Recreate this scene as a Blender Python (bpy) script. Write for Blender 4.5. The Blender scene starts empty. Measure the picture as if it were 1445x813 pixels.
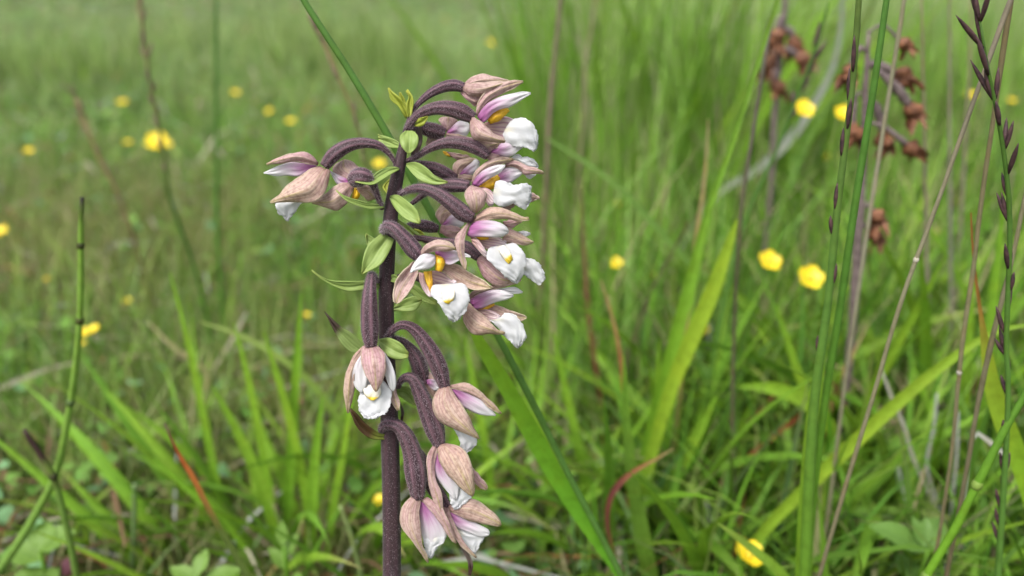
import bpy, math, random
import numpy as np
from mathutils import Vector, Matrix, noise as mnoise

random.seed(7)
RNG = np.random.default_rng(11)
scene = bpy.context.scene
col = scene.collection

# ------------------------------------------------------------------ camera
CAM = np.array([0.0, 0.0, 0.21])
PITCH = math.radians(22.0)
F = 1134.0                      # focal length in photograph pixels (1445 wide)
FWD = np.array([0, math.cos(PITCH), -math.sin(PITCH)])
UP = np.array([0, math.sin(PITCH), math.cos(PITCH)])
RIGHT = np.array([1.0, 0, 0])
cam_data = bpy.data.cameras.new('camera')
cam = bpy.data.objects.new('camera', cam_data)
col.objects.link(cam)
cam.location = CAM
cam.rotation_euler = (math.radians(90) - PITCH, 0, 0)
cam_data.sensor_width = 36
cam_data.lens = 36 * F / 1445
cam_data.clip_start = 0.005
cam_data.clip_end = 500
cam_data.dof.use_dof = True
cam_data.dof.focus_distance = 0.151
cam_data.dof.aperture_fstop = 10.5
scene.camera = cam

# ------------------------------------------------------------------ sky, sun, exposure
SUN_EL, SUN_AZ = math.radians(58), math.radians(-35)
world = bpy.data.worlds.new('World')
scene.world = world
world.use_nodes = True
wn = world.node_tree
bg = wn.nodes['Background']
sky = wn.nodes.new('ShaderNodeTexSky')
sky.sky_type = 'NISHITA'
sky.sun_disc = False
sky.sun_elevation = SUN_EL
sky.sun_rotation = SUN_AZ
sky.dust_density = 4.0
hs = wn.nodes.new('ShaderNodeHueSaturation')
hs.inputs['Saturation'].default_value = 0.35
wn.links.new(sky.outputs[0], hs.inputs['Color'])
wn.links.new(hs.outputs[0], bg.inputs['Color'])
bg.inputs['Strength'].default_value = 0.13
sun_data = bpy.data.lights.new('sun', 'SUN')
sun_data.energy = 1.5
sun_data.angle = math.radians(20)
sun_data.color = (1.0, 0.97, 0.92)
sun = bpy.data.objects.new('sun', sun_data)
col.objects.link(sun)
sun.location = (0, 0, 3)
sdir = Vector((math.sin(SUN_AZ) * math.cos(SUN_EL), math.cos(SUN_AZ) * math.cos(SUN_EL) * -1, math.sin(SUN_EL)))
sun.rotation_euler = sdir.to_track_quat('Z', 'Y').to_euler()
sky.sun_rotation = math.atan2(sdir.x, sdir.y)
vs = scene.view_settings
vs.view_transform = 'Standard'
vs.look = 'None'
vs.gamma = 1.0
vs.use_curve_mapping = False
vs.exposure = 1.3

# ------------------------------------------------------------------ helpers
def ray(px, py):
    return FWD + RIGHT * ((px - 722.5) / F) + UP * ((406.5 - py) / F)

def at_d(px, py, d):            # point at depth d along the view axis
    return CAM + ray(px, py) * d

def at_y(px, py, Y):            # point on the vertical plane y = Y; also its depth
    r = ray(px, py)
    t = Y / r[1]
    return CAM + r * t, t

def ground_at(px, py, h=0.0):
    r = ray(px, py)
    t = (h - CAM[2]) / r[2]
    return CAM + r * t, t

def catmull(P, n, by_len=True):
    P = np.asarray(P, float)
    if len(P) == 2:
        return P[0] + (P[1] - P[0]) * np.linspace(0, 1, n)[:, None]
    Q = np.vstack([2 * P[0] - P[1], P, 2 * P[-1] - P[-2]])
    m = len(P) - 1
    out = []
    K = 12
    for i in range(m):
        p0, p1, p2, p3 = Q[i:i + 4]
        t = np.linspace(0, 1, K, endpoint=False)[:, None]
        out.append(0.5 * ((2 * p1) + (-p0 + p2) * t + (2 * p0 - 5 * p1 + 4 * p2 - p3) * t ** 2 + (-p0 + 3 * p1 - 3 * p2 + p3) * t ** 3))
    out = np.vstack(out + [P[-1:]])
    k = min(3, out.shape[1])
    L = np.concatenate([[0], np.cumsum(np.linalg.norm(np.diff(out[:, :k], axis=0), axis=1))])
    s = np.linspace(0, L[-1], n)
    return np.stack([np.interp(s, L, out[:, j]) for j in range(out.shape[1])], 1)

def unit(v):
    v = np.asarray(v, float)
    return v / (np.linalg.norm(v, axis=-1, keepdims=True) + 1e-12)

def make_mesh(name, V, Fc, uv=None, colr=None, smooth=True):
    me = bpy.data.meshes.new(name)
    me.from_pydata([tuple(v) for v in V], [], [tuple(f) for f in Fc])
    if smooth:
        me.polygons.foreach_set('use_smooth', np.ones(len(me.polygons), bool))
    li = np.empty(len(me.loops), np.int32)
    me.loops.foreach_get('vertex_index', li)
    if uv is not None:
        lay = me.uv_layers.new(name='UVMap')
        lay.data.foreach_set('uv', np.asarray(uv, np.float32)[li].ravel())
    if colr is not None:
        c = np.ones((len(V), 4), np.float32)
        c[:, :3] = colr
        a = me.color_attributes.new('Col', 'FLOAT_COLOR', 'POINT')
        a.data.foreach_set('color', c.ravel())
    me.update()
    return me

WPOS = {}
def obj(name, me, mat=None, parent=None, loc=None):
    """links one object; mesh vertices are given in world space and stay there under a translated parent"""
    o = bpy.data.objects.new(name, me)
    col.objects.link(o)
    if me is not None and mat is not None and not me.materials:
        me.materials.append(mat)
    if loc is not None:
        o.location = loc
        WPOS[o.name] = Vector(loc)
        if me is not None:
            me.transform(Matrix.Translation(-Vector(loc)))
    if parent is not None:
        o.parent = parent
        o.matrix_parent_inverse = Matrix.Translation(-WPOS.get(parent.name, Vector((0, 0, 0))))
    return o

def tag(o, label, cat, group=None, kind=None):
    o['label'] = label
    o['category'] = cat
    if group: o['group'] = group
    if kind: o['kind'] = kind
    return o

def empty(name, loc, label, cat, group=None):
    o = bpy.data.objects.new(name, None)
    o.empty_display_size = 0.01
    col.objects.link(o)
    o.location = loc
    WPOS[o.name] = Vector(loc)
    return tag(o, label, cat, group)

def grid_faces(nr, nc, wrap=False, off=0):
    Fc = []
    for i in range(nr - 1):
        for j in range(nc if wrap else nc - 1):
            a = off + i * nc + j
            b = off + i * nc + (j + 1) % nc
            Fc.append((a, b, b + nc, a + nc))
    return Fc

def frames(P):
    T = unit(np.gradient(P, axis=0))
    n = np.cross(T[0], [0, 0, 1.0])
    if np.linalg.norm(n) < 1e-3:
        n = np.array([1.0, 0, 0])
    n = unit(n)
    N = []
    for i in range(len(P)):
        n = unit(n - T[i] * np.dot(n, T[i]))
        N.append(n)
    N = np.array(N)
    return T, N, np.cross(T, N)

def tube(P, R, seg=12, n=24, ridge=0.0, caps=True, wob=0.0):
    """smooth tube through P (k,3) with radii R; returns V, F, uv, and ring data for hairs"""
    Q = catmull(np.column_stack([np.asarray(P, float), np.asarray(R, float)]), n)
    C, Rr = Q[:, :3], np.maximum(Q[:, 3], 1e-5)
    T, N, B = frames(C)
    th = np.linspace(0, 2 * math.pi, seg, endpoint=False)
    mod = 1 + ridge * np.cos(6 * th)
    V = (C[:, None, :] + Rr[:, None, None] * mod[None, :, None] * (np.cos(th)[None, :, None] * N[:, None, :] + np.sin(th)[None, :, None] * B[:, None, :]))
    if wob:
        V = V + RNG.normal(0, 1, V.shape) * wob * Rr[:, None, None]
    uv = np.stack(np.broadcast_arrays(th[None, :] / (2 * math.pi), np.linspace(0, 1, n)[:, None]), -1).reshape(-1, 2)
    Fc = grid_faces(n, seg, True)
    V = V.reshape(-1, 3)
    if caps:
        k = len(V)
        V = np.vstack([V, C[0], C[-1]])
        uv = np.vstack([uv, [0.5, 0], [0.5, 1]])
        for j in range(seg):
            Fc.append((k, (j + 1) % seg, j))
            Fc.append((k + 1, (n - 1) * seg + j, (n - 1) * seg + (j + 1) % seg))
    return V, Fc, uv, (C, Rr, N, B, T)

def hair_mesh(name, ring, count, length, width, mat, parent, t0=0.0, t1=1.0, lean=0.35):
    C, Rr, N, B, T = ring
    n = len(C)
    cw = np.cumsum(Rr); cw = (cw - cw[0]) / (cw[-1] - cw[0])
    f = np.interp(RNG.uniform(t0, t1, count), cw, np.arange(n))
    i = np.minimum(f.astype(int), n - 2)
    w = (f - i)[:, None]
    lerp = lambda A: A[i] * (1 - w) + A[i + 1] * w
    c, nn, bb, tt = lerp(C), lerp(N), lerp(B), lerp(T)
    r = lerp(Rr[:, None])
    th = RNG.uniform(0, 2 * math.pi, count)[:, None]
    d = np.cos(th) * nn + np.sin(th) * bb
    e = -np.sin(th) * nn + np.cos(th) * bb
    base = c + d * r * 0.96
    dirn = unit(d + RNG.normal(0, lean, d.shape))
    ln = length * RNG.uniform(0.45, 1.15, count)[:, None]
    V = np.stack([base - e * width / 2, base + e * width / 2, base + dirn * ln], 1).reshape(-1, 3)
    me = big_mesh(name, V, np.arange(count * 3).reshape(-1, 3), None, None)
    o = obj(name, me, mat, parent)
    o['kind'] = 'stuff'
    return o

def big_mesh(name, V, T, Q, colr):
    """fast mesh: triangles T, quads Q, per vertex colours"""
    me = bpy.data.meshes.new(name)
    V = np.asarray(V, np.float32)
    me.vertices.add(len(V))
    me.vertices.foreach_set('co', V.ravel())
    nt = 0 if T is None else len(T)
    nq = 0 if Q is None else len(Q)
    li = np.concatenate(([] if nt == 0 else [np.asarray(T, np.int32).ravel()]) + ([] if nq == 0 else [np.asarray(Q, np.int32).ravel()]))
    me.loops.add(len(li))
    me.loops.foreach_set('vertex_index', li.astype(np.int32))
    me.polygons.add(nt + nq)
    starts = np.concatenate([np.arange(nt) * 3, nt * 3 + np.arange(nq) * 4]).astype(np.int32)
    me.polygons.foreach_set('loop_start', starts)
    me.polygons.foreach_set('use_smooth', np.ones(nt + nq, bool))
    if colr is not None:
        c = np.ones((len(V), 4), np.float32)
        c[:, :3] = colr
        a = me.color_attributes.new('Col', 'FLOAT_COLOR', 'POINT')
        a.data.foreach_set('color', c.ravel())
    me.update(calc_edges=True)
    me.validate()
    return me

# ------------------------------------------------------------------ materials
class NT:
    def __init__(s, name):
        s.m = bpy.data.materials.new(name)
        s.m.use_nodes = True
        s.t = s.m.node_tree
        s.t.nodes.clear()
        s.out = s.t.nodes.new('ShaderNodeOutputMaterial')
    def n(s, typ, **kw):
        nd = s.t.nodes.new('ShaderNode' + typ)
        for k, v in kw.items():
            setattr(nd, k, v)
        return nd
    def l(s, a, b):
        s.t.links.new(a, b)
    def val(s, x, sock):
        if hasattr(x, 'links') or hasattr(x, 'is_linked'):
            s.l(x, sock)
        else:
            sock.default_value = x
    def math(s, op, a, b=0.0, clamp=False):
        nd = s.n('Math', operation=op, use_clamp=clamp)
        s.val(a, nd.inputs[0]); s.val(b, nd.inputs[1])
        return nd.outputs[0]
    def mix(s, fac, a, b, blend='MIX'):
        nd = s.n('MixRGB', blend_type=blend)
        s.val(fac, nd.inputs[0])
        for x, k in ((a, 1), (b, 2)):
            if isinstance(x, tuple): nd.inputs[k].default_value = (*x, 1)
            else: s.l(x, nd.inputs[k])
        return nd.outputs[0]
    def ramp(s, fac, stops):
        nd = s.n('ValToRGB')
        e = nd.color_ramp.elements
        while len(e) < len(stops): e.new(0.5)
        for k, (p, c) in enumerate(stops):
            e[k].position = p
            e[k].color = (*c, 1) if isinstance(c, tuple) else (c, c, c, 1)
        s.l(fac, nd.inputs[0])
        return nd.outputs[0]
    def noise(s, scale, vec=None, detail=3, rough=0.55):
        nd = s.n('TexNoise')
        nd.inputs['Scale'].default_value = scale
        nd.inputs['Detail'].default_value = detail
        nd.inputs['Roughness'].default_value = rough
        if vec is not None: s.l(vec, nd.inputs['Vector'])
        return nd.outputs[0]
    def uv(s):
        nd = s.n('UVMap')
        sp = s.n('SeparateXYZ')
        s.l(nd.outputs[0], sp.inputs[0])
        return nd.outputs[0], sp.outputs[0], sp.outputs[1]
    def pos(s):
        return s.n('NewGeometry').outputs['Position']
    def scaled(s, vec, sc):
        nd = s.n('Mapping')
        s.l(vec, nd.inputs[0])
        nd.inputs['Scale'].default_value = sc
        return nd.outputs[0]
    def finish(s, colr, rough=0.55, trans=0.3, spec=0.35, bump=None, bstr=0.3, bdist=0.0003, tcol=None, sheen=0.0):
        p = s.n('BsdfPrincipled')
        s.val(colr, p.inputs['Base Color']) if not isinstance(colr, tuple) else setattr(p.inputs['Base Color'], 'default_value', (*colr, 1))
        s.val(rough, p.inputs['Roughness'])
        p.inputs['Specular IOR Level'].default_value = spec
        if sheen:
            p.inputs['Sheen Weight'].default_value = sheen
        nrm = None
        if bump is not None:
            b = s.n('Bump')
            b.inputs['Strength'].default_value = bstr
            b.inputs['Distance'].default_value = bdist
            s.l(bump, b.inputs['Height'])
            nrm = b.outputs[0]
            s.l(nrm, p.inputs['Normal'])
        if trans > 0:
            tr = s.n('BsdfTranslucent')
            tc = tcol if tcol is not None else colr
            s.val(tc, tr.inputs['Color']) if not isinstance(tc, tuple) else setattr(tr.inputs['Color'], 'default_value', (*tc, 1))
            if nrm is not None: s.l(nrm, tr.inputs['Normal'])
            mx = s.n('MixShader')
            mx.inputs[0].default_value = trans
            s.l(p.outputs[0], mx.inputs[1]); s.l(tr.outputs[0], mx.inputs[2])
            s.l(mx.outputs[0], s.out.inputs[0])
        else:
            s.l(p.outputs[0], s.out.inputs[0])
        return s.m

def veins(t, u, v, n, amt_noise=0.25):
    """height-like vein signal 0..1 running from base to tip"""
    uvv = t.n('UVMap').outputs[0]
    nz = t.noise(5.0, t.scaled(uvv, (1.2, 1.0, 1)), 2)
    uu = t.math('ADD', u, t.math('MULTIPLY', t.math('SUBTRACT', nz, 0.5), amt_noise * 0.3))
    s_ = t.math('SINE', t.math('MULTIPLY', uu, n * 2 * math.pi))
    return t.math('POWER', t.math('MULTIPLY', t.math('ADD', s_, 1.0), 0.5), 2.5)

def mat_sepal():
    t = NT('sepal_skin')
    uvv, u, v = t.uv()
    base = t.ramp(v, [(0.0, (0.34, 0.19, 0.19)), (0.25, (0.52, 0.35, 0.345)), (0.6, (0.60, 0.44, 0.42)), (0.88, (0.58, 0.47, 0.36)), (1.0, (0.54, 0.50, 0.20))])
    rnd = t.n('ObjectInfo').outputs['Random']
    pink = t.mix(t.ramp(rnd, [(0.45, 0.0), (0.95, 1.0)]), base, t.mix(1.0, base, (1.10, 0.88, 1.12), 'MULTIPLY'))
    pink = t.mix(t.ramp(rnd, [(0.0, 1.0), (0.4, 0.0)]), pink, t.mix(1.0, pink, (1.12, 1.12, 0.88), 'MULTIPLY'))
    nz = t.noise(6.0, t.scaled(uvv, (3.5, 0.7, 1)), 4)
    c = t.mix(t.ramp(nz, [(0.42, 0.0), (0.7, 0.75)]), pink, (0.58, 0.49, 0.38))
    nz2 = t.noise(7.0, t.scaled(uvv, (2.5, 1.1, 3)), 3)
    c = t.mix(t.ramp(nz2, [(0.45, 0.0), (0.75, 0.55)]), c, (0.42, 0.23, 0.27))
    fs = t.noise(5.0, t.scaled(uvv, (14, 0.55, 1)), 3)
    c = t.mix(t.ramp(fs, [(0.5, 0.0), (0.64, 0.75)]), c, (0.56, 0.48, 0.36))
    c = t.mix(t.ramp(fs, [(0.34, 0.6), (0.48, 0.0)]), c, (0.36, 0.20, 0.205))
    ve = veins(t, u, v, 8)
    c = t.mix(t.math('MULTIPLY', ve, 0.42), c, (0.32, 0.16, 0.18))
    edge = t.math('ABSOLUTE', t.math('SUBTRACT', u, 0.5))
    keel = t.math('MULTIPLY', t.ramp(edge, [(0.02, 0.7), (0.075, 0.0)]), t.ramp(v, [(0.35, 0.15), (0.8, 1.0)]))
    c = t.mix(keel, c, (0.46, 0.41, 0.14))
    c = t.mix(t.ramp(edge, [(0.43, 0.0), (0.5, 0.85)]), c, (0.56, 0.49, 0.36))
    pos = t.pos()
    sp = t.noise(1300, pos, 2)
    c = t.mix(t.ramp(sp, [(0.34, 0.4), (0.52, 0.0)]), c, (0.20, 0.10, 0.085))
    c = t.mix(t.ramp(sp, [(0.6, 0.0), (0.75, 0.4)]), c, (0.50, 0.42, 0.36))
    return t.finish(c, 0.55, 0.42, 0.25, t.math('ADD', t.math('MULTIPLY', ve, -0.35), sp), 0.35, 0.00015)

def mat_petal(name, pink):
    t = NT(name)
    uvv, u, v = t.uv()
    nz = t.noise(4.0, t.scaled(uvv, (5, 0.7, 1)), 3)
    vv = t.math('ADD', v, t.math('MULTIPLY', t.math('SUBTRACT', nz, 0.5), 0.35))
    ed = t.math('MULTIPLY', t.math('ABSOLUTE', t.math('SUBTRACT', u, 0.4)), 0.35)
    vv = t.math('ADD', vv, ed)
    white = (0.68, 0.67, 0.68)
    mag = (0.40, 0.125, 0.33)
    fac = t.ramp(vv, [(0.05, 1.0 * pink), (0.28, 0.85 * pink), (0.58, 0.30 * pink), (0.85, 0.03 * pink)])
    c = t.mix(fac, white, mag)
    ve = veins(t, u, v, 7)
    c = t.mix(t.math('MULTIPLY', ve, t.math('MULTIPLY', fac, 0.35)), c, (0.38, 0.10, 0.28))
    return t.finish(c, 0.45, 0.45, 0.3, ve, 0.08, 0.0001)

def mat_lip():
    t = NT('lip_skin')
    uvv, u, v = t.uv()
    pos = t.pos()
    n1 = t.noise(420, pos, 3)
    c = t.mix(t.ramp(n1, [(0.3, 0.6), (0.6, 0.0)]), (0.64, 0.64, 0.65), (0.54, 0.545, 0.58))
    d = t.math('ABSOLUTE', t.math('SUBTRACT', u, 0.5))
    near = t.math('MULTIPLY', t.ramp(v, [(0.0, 0.6), (0.16, 0.35), (0.32, 0.0)]), t.ramp(d, [(0.05, 1.0), (0.25, 0.0)]))
    c = t.mix(near, c, (0.62, 0.56, 0.34))
    ve = veins(t, u, v, 9, 0.5)
    return t.finish(c, 0.45, 0.45, 0.35, t.math('ADD', t.math('MULTIPLY', ve, 0.12), t.math('ADD', n1, t.noise(1500, pos, 2))), 0.12, 0.0003)

def mat_hypo():
    t = NT('striped_cup_skin')
    uvv, u, v = t.uv()
    ve = veins(t, u, v, 5, 0.15)
    base = t.ramp(v, [(0.0, (0.40, 0.25, 0.19)), (0.5, (0.55, 0.40, 0.37)), (1.0, (0.70, 0.62, 0.62))])
    c = t.mix(t.math('MULTIPLY', ve, 0.65), base, (0.24, 0.085, 0.18))
    return t.finish(c, 0.45, 0.25, 0.4)

def mat_column():
    t = NT('yellow_column_skin')
    n1 = t.noise(700, t.pos(), 3)
    c = t.ramp(n1, [(0.3, (0.50, 0.24, 0.012)), (0.65, (0.74, 0.46, 0.025))])
    return t.finish(c, 0.4, 0.2, 0.4, n1, 0.3)

def mat_callus():
    t = NT('cream_callus_skin')
    uvv, u, v = t.uv()
    c = t.ramp(v, [(0.0, (0.66, 0.63, 0.58)), (0.62, (0.66, 0.62, 0.50)), (0.76, (0.68, 0.48, 0.04)), (1.0, (0.68, 0.50, 0.05))])
    return t.finish(c, 0.4, 0.25, 0.4)

def mat_downy(name, a, b, speck):
    t = NT(name)
    uvv, u, v = t.uv()
    st = t.math('POWER', t.math('MULTIPLY', t.math('ADD', t.math('COSINE', t.math('MULTIPLY', u, 12 * math.pi)), 1.0), 0.5), 1.6)
    c = t.mix(st, b, a)
    sp = t.noise(1900, t.pos(), 2)
    c = t.mix(t.ramp(sp, [(0.56, 0.0), (0.72, speck * 0.5)]), c, (0.34, 0.27, 0.30))
    nz = t.noise(240, t.pos(), 2)
    c = t.mix(t.ramp(nz, [(0.35, 0.35), (0.6, 0.0)]), c, (0.045, 0.02, 0.022))
    return t.finish(c, 0.6, 0.0, 0.3, sp, 0.4, 0.0002, sheen=0.08)

def mat_bract(name, base_c, tip_c, dark, tip_at=0.75):
    t = NT(name)
    uvv, u, v = t.uv()
    ve = veins(t, u, v, 5, 0.1)
    c = t.ramp(v, [(0.0, base_c), (tip_at, base_c), (min(0.99, tip_at + 0.14), tip_c)])
    c = t.mix(t.math('MULTIPLY', ve, 0.3), c, dark)
    nz = t.noise(700, t.pos(), 3)
    c = t.mix(t.ramp(nz, [(0.4, 0.35), (0.65, 0.0)]), c, t.mix(1.0, c, (0.75, 0.8, 0.6), 'MULTIPLY'))
    mid = t.ramp(t.math('ABSOLUTE', t.math('SUBTRACT', u, 0.5)), [(0.015, 0.6), (0.05, 0.0)])
    c = t.mix(mid, c, dark)
    return t.finish(c, 0.5, 0.35, 0.3, t.math('ADD', t.math('MULTIPLY', ve, 0.25), nz), 0.25, 0.00015)

def mat_hair():
    t = NT('pale_down')
    return t.finish((0.42, 0.345, 0.385), 0.6, 0.5, 0.2)

def mat_blade(name='grass_skin', trans=0.35):
    t = NT(name)
    a = t.n('Attribute', attribute_name='Col').outputs['Color']
    rnd = t.n('ObjectInfo').outputs['Random']
    isl = t.n('NewGeometry').outputs['Random Per Island']
    k = t.math('MULTIPLY_ADD', isl, 0.35)
    nd = k.node; nd.inputs[2].default_value = 0.82
    c = t.mix(1.0, a, k, 'MULTIPLY')
    c = t.mix(t.ramp(rnd, [(0.0, 0.25), (0.5, 0.0), (1.0, 0.0)]), c, t.mix(1.0, c, (1.25, 1.0, 0.6), 'MULTIPLY'))
    c = t.mix(t.ramp(rnd, [(0.0, 0.0), (0.6, 0.0), (1.0, 0.5)]), c, t.mix(1.0, c, (0.78, 0.95, 0.85), 'MULTIPLY'))
    uvv, u, v = t.uv()
    st = t.noise(14, t.scaled(uvv, (9, 0.5, 1)), 3)
    c = t.mix(t.ramp(st, [(0.35, 0.35), (0.6, 0.0)]), c, t.mix(1.0, c, (0.7, 0.75, 0.6), 'MULTIPLY'))
    nz = t.noise(160, t.pos(), 3)
    c = t.mix(t.ramp(nz, [(0.5, 0.0), (0.75, 0.3)]), c, t.mix(1.0, c, (1.35, 1.0, 0.6), 'MULTIPLY'))
    bl = t.noise(330, t.pos(), 4)
    c = t.mix(t.ramp(bl, [(0.32, 0.5), (0.55, 0.0)]), c, t.mix(1.0, c, (0.62, 0.6, 0.5), 'MULTIPLY'))
    return t.finish(c, 0.5, trans, 0.25, st, 0.3, 0.0003)

def mat_field(name, trans=0.3):
    t = NT(name)
    a = t.n('Attribute', attribute_name='Col').outputs['Color']
    return t.finish(a, 0.6, trans, 0.18)

def mat_ground():
    t = NT('peaty_ground')
    p = t.pos()
    n1 = t.noise(9, p, 6)
    n2 = t.noise(140, p, 5)
    c = t.ramp(n2, [(0.3, (0.025, 0.02, 0.012)), (0.5, (0.06, 0.055, 0.025)), (0.7, (0.10, 0.085, 0.045))])
    c = t.mix(t.ramp(n1, [(0.35, 0.1), (0.6, 0.75)]), c, t.ramp(n2, [(0.3, (0.035, 0.075, 0.014)), (0.7, (0.12, 0.20, 0.045))]))
    return t.finish(c, 0.9, 0.0, 0.2, n2, 0.8, 0.01)

def mat_simple(name, ca, cb, scale, trans=0.1, rough=0.6):
    t = NT(name)
    nz = t.noise(scale, t.pos(), 4)
    c = t.ramp(nz, [(0.32, ca), (0.68, cb)])
    return t.finish(c, rough, trans, 0.35, nz, 0.5, 0.0004)

M = dict(
    sepal=mat_sepal(), petal=mat_petal('pink_based_petal_skin', 1.0), white=mat_petal('white_petal_skin', 0.12), lip=mat_lip(), cup=mat_hypo(),
    column=mat_column(), callus=mat_callus(),
    stalk=mat_downy('downy_stalk_skin', (0.115, 0.058, 0.076), (0.030, 0.013, 0.019), 0.15),
    stem=mat_downy('downy_stem_skin', (0.036, 0.016, 0.022), (0.020, 0.009, 0.012), 0.15),
    bract=mat_bract('bract_skin', (0.27, 0.36, 0.105), (0.31, 0.37, 0.10), (0.16, 0.24, 0.05), 0.8),
    bract_dark=mat_bract('dark_tipped_bract_skin', (0.25, 0.33, 0.11), (0.055, 0.025, 0.03), (0.12, 0.18, 0.04), 0.5),
    bract_brown=mat_bract('browning_bract_skin', (0.16, 0.19, 0.03), (0.07, 0.035, 0.015), (0.06, 0.05, 0.015), 0.3),
    bract_dry=mat_bract('withered_bract_skin', (0.15, 0.115, 0.10), (0.06, 0.03, 0.025), (0.08, 0.05, 0.05), 0.6),
    bud=mat_bract('bud_leaf_skin', (0.36, 0.40, 0.06), (0.40, 0.40, 0.06), (0.22, 0.27, 0.03), 0.8),
    hair=mat_hair(), blade=mat_blade(), field=mat_field('field_grass_skin', 0.35), litter=mat_field('dry_litter_skin', 0.15),
    ground=mat_ground(),
    yellow=mat_simple('buttercup_petal_skin', (0.72, 0.50, 0.012), (0.82, 0.66, 0.03), 300, 0.25, 0.35),
    yellow_mid=mat_simple('buttercup_centre_skin', (0.45, 0.36, 0.02), (0.70, 0.50, 0.03), 900, 0.1),
    dead=mat_simple('withered_flower_skin', (0.06, 0.022, 0.011), (0.23, 0.095, 0.045), 420, 0.15),
    dead_stem=mat_simple('withered_stem_skin', (0.07, 0.05, 0.05), (0.16, 0.12, 0.115), 500, 0.0),
    brown_spikelet=mat_simple('brown_spikelet_skin', (0.11, 0.07, 0.055), (0.22, 0.15, 0.11), 800, 0.1),
    spikelet=mat_simple('spikelet_skin', (0.022, 0.010, 0.014), (0.075, 0.035, 0.035), 800, 0.1),
    herb=mat_bract('herb_leaf_skin', (0.125, 0.235, 0.045), (0.125, 0.235, 0.045), (0.07, 0.15, 0.03), 0.8),
    herb_light=mat_bract('pale_herb_leaf_skin', (0.15, 0.26, 0.045), (0.15, 0.26, 0.045), (0.09, 0.17, 0.03), 0.8),
    pink=mat_simple('pink_bud_skin', (0.25, 0.07, 0.12), (0.40, 0.16, 0.20), 500, 0.2),
)

# ------------------------------------------------------------------ ground
def vnoise(x, y, s, seed=0):
    r = np.random.default_rng(seed)
    G = r.uniform(0, 1, (64, 64))
    X, Y = np.asarray(x) * s, np.asarray(y) * s
    i, j = np.floor(X).astype(int), np.floor(Y).astype(int)
    u, v = X - i, Y - j
    u, v = u * u * (3 - 2 * u), v * v * (3 - 2 * v)
    g = lambda a, b: G[a % 64, b % 64]
    return (g(i, j) * (1 - u) + g(i + 1, j) * u) * (1 - v) + (g(i, j + 1) * (1 - u) + g(i + 1, j + 1) * u) * v

def ground_z(x, y):
    x, y = np.asarray(x, float), np.asarray(y, float)
    far = np.clip((np.hypot(x, y) - 0.5) / 2.0, 0, 1)
    return (vnoise(x + 9, y + 9, 7, 1) - 0.5) * 0.010 + (vnoise(x + 3, y + 3, 1.3, 2) - 0.5) * 0.05 * far

def build_ground():
    k = np.concatenate([-np.geomspace(150, 0.9, 26), np.linspace(-0.85, 0.85, 60), np.geomspace(0.9, 150, 26)])
    X, Y = np.meshgrid(k, k + 0.4, indexing='ij')
    Z = ground_z(X, Y)
    n = len(k)
    me = make_mesh('ground', np.stack([X, Y, Z], -1).reshape(-1, 3), grid_faces(n, n))
    o = obj('ground', me, M['ground'])
    o['kind'] = 'structure'
build_ground()

# ------------------------------------------------------------------ meadow mass (nobody could count it)
def field(n, xs, ys, hs, w, bend, seg=4):
    """vectorised grass blades; xs, ys base, hs height, w width, bend 0..1.5"""
    ang = RNG.uniform(0, 2 * math.pi, n)
    d = np.stack([np.cos(ang), np.sin(ang), np.zeros(n)], 1)
    fa = ang + math.pi / 2 + RNG.normal(0, 0.9, n)
    side = np.stack([np.cos(fa), np.sin(fa), np.zeros(n)], 1)
    z0 = ground_z(xs, ys) - 0.002
    base = np.stack([xs, ys, z0], 1)
    t = np.linspace(0, 1, seg + 1)
    V = np.zeros((n, 2 * seg + 1, 3))
    for k, tt in enumerate(t):
        a = bend * tt                         # curving over
        hor = hs * (np.sin(a * 1.1) * tt * 0.75)
        ver = hs * tt * np.cos(a * 0.75)
        c = base + d * hor[:, None] + np.array([0, 0, 1.0]) * ver[:, None]
        ww = (w * (1 - tt ** 2.2) * (0.65 + 0.7 * tt * (1 - tt) * 2))[:, None]
        if k < seg:
            V[:, 2 * k] = c - side * ww / 2
            V[:, 2 * k + 1] = c + side * ww / 2
        else:
            V[:, 2 * seg] = c
    q = []
    for k in range(seg - 1):
        q.append([2 * k, 2 * k + 1, 2 * k + 3, 2 * k + 2])
    Q = (np.arange(n)[:, None, None] * (2 * seg + 1) + np.array(q)[None]).reshape(-1, 4)
    Tt = (np.arange(n)[:, None] * (2 * seg + 1) + np.array([2 * seg - 2, 2 * seg - 1, 2 * seg])[None])
    return V, Tt, Q, np.concatenate([np.repeat(t[:-1], 2), [1.0]])

PAL = np.array([[0.130, 0.280, 0.024], [0.100, 0.225, 0.028], [0.185, 0.320, 0.034], [0.130, 0.260, 0.075], [0.20, 0.29, 0.075], [0.30, 0.29, 0.15], [0.17, 0.085, 0.035], [0.075, 0.12, 0.03]])
P_LEFT = np.array([0.20, 0.17, 0.17, 0.19, 0.14, 0.07, 0.02, 0.04])
P_RIGHT = np.array([0.34, 0.22, 0.20, 0.06, 0.05, 0.05, 0.03, 0.05])

def in_tall(x, y):
    """0..1: the taller, lusher grass stands to the right of the orchid"""
    e = x - (0.035 + 0.06 * y) + (vnoise(x, y, 5, 5) - 0.5) * 0.12 * np.clip(y, 0.3, 0.8)
    return np.clip(e / (0.05 + 0.05 * y) + 0.5, 0, 1)

def olive(c, x, y, tall):
    """drier, browner patches in the open turf"""
    k = np.clip((vnoise(x + 31, y * 0.8 + 17, 5.5, 33) - 0.42) * 2.6, 0, 1) * (1 - 0.8 * tall) * RNG.uniform(0.2, 1.0, len(x))
    k = k[:, None] * 0.9
    return c * (1 - k) + k * np.array([0.215, 0.195, 0.08])

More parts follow.
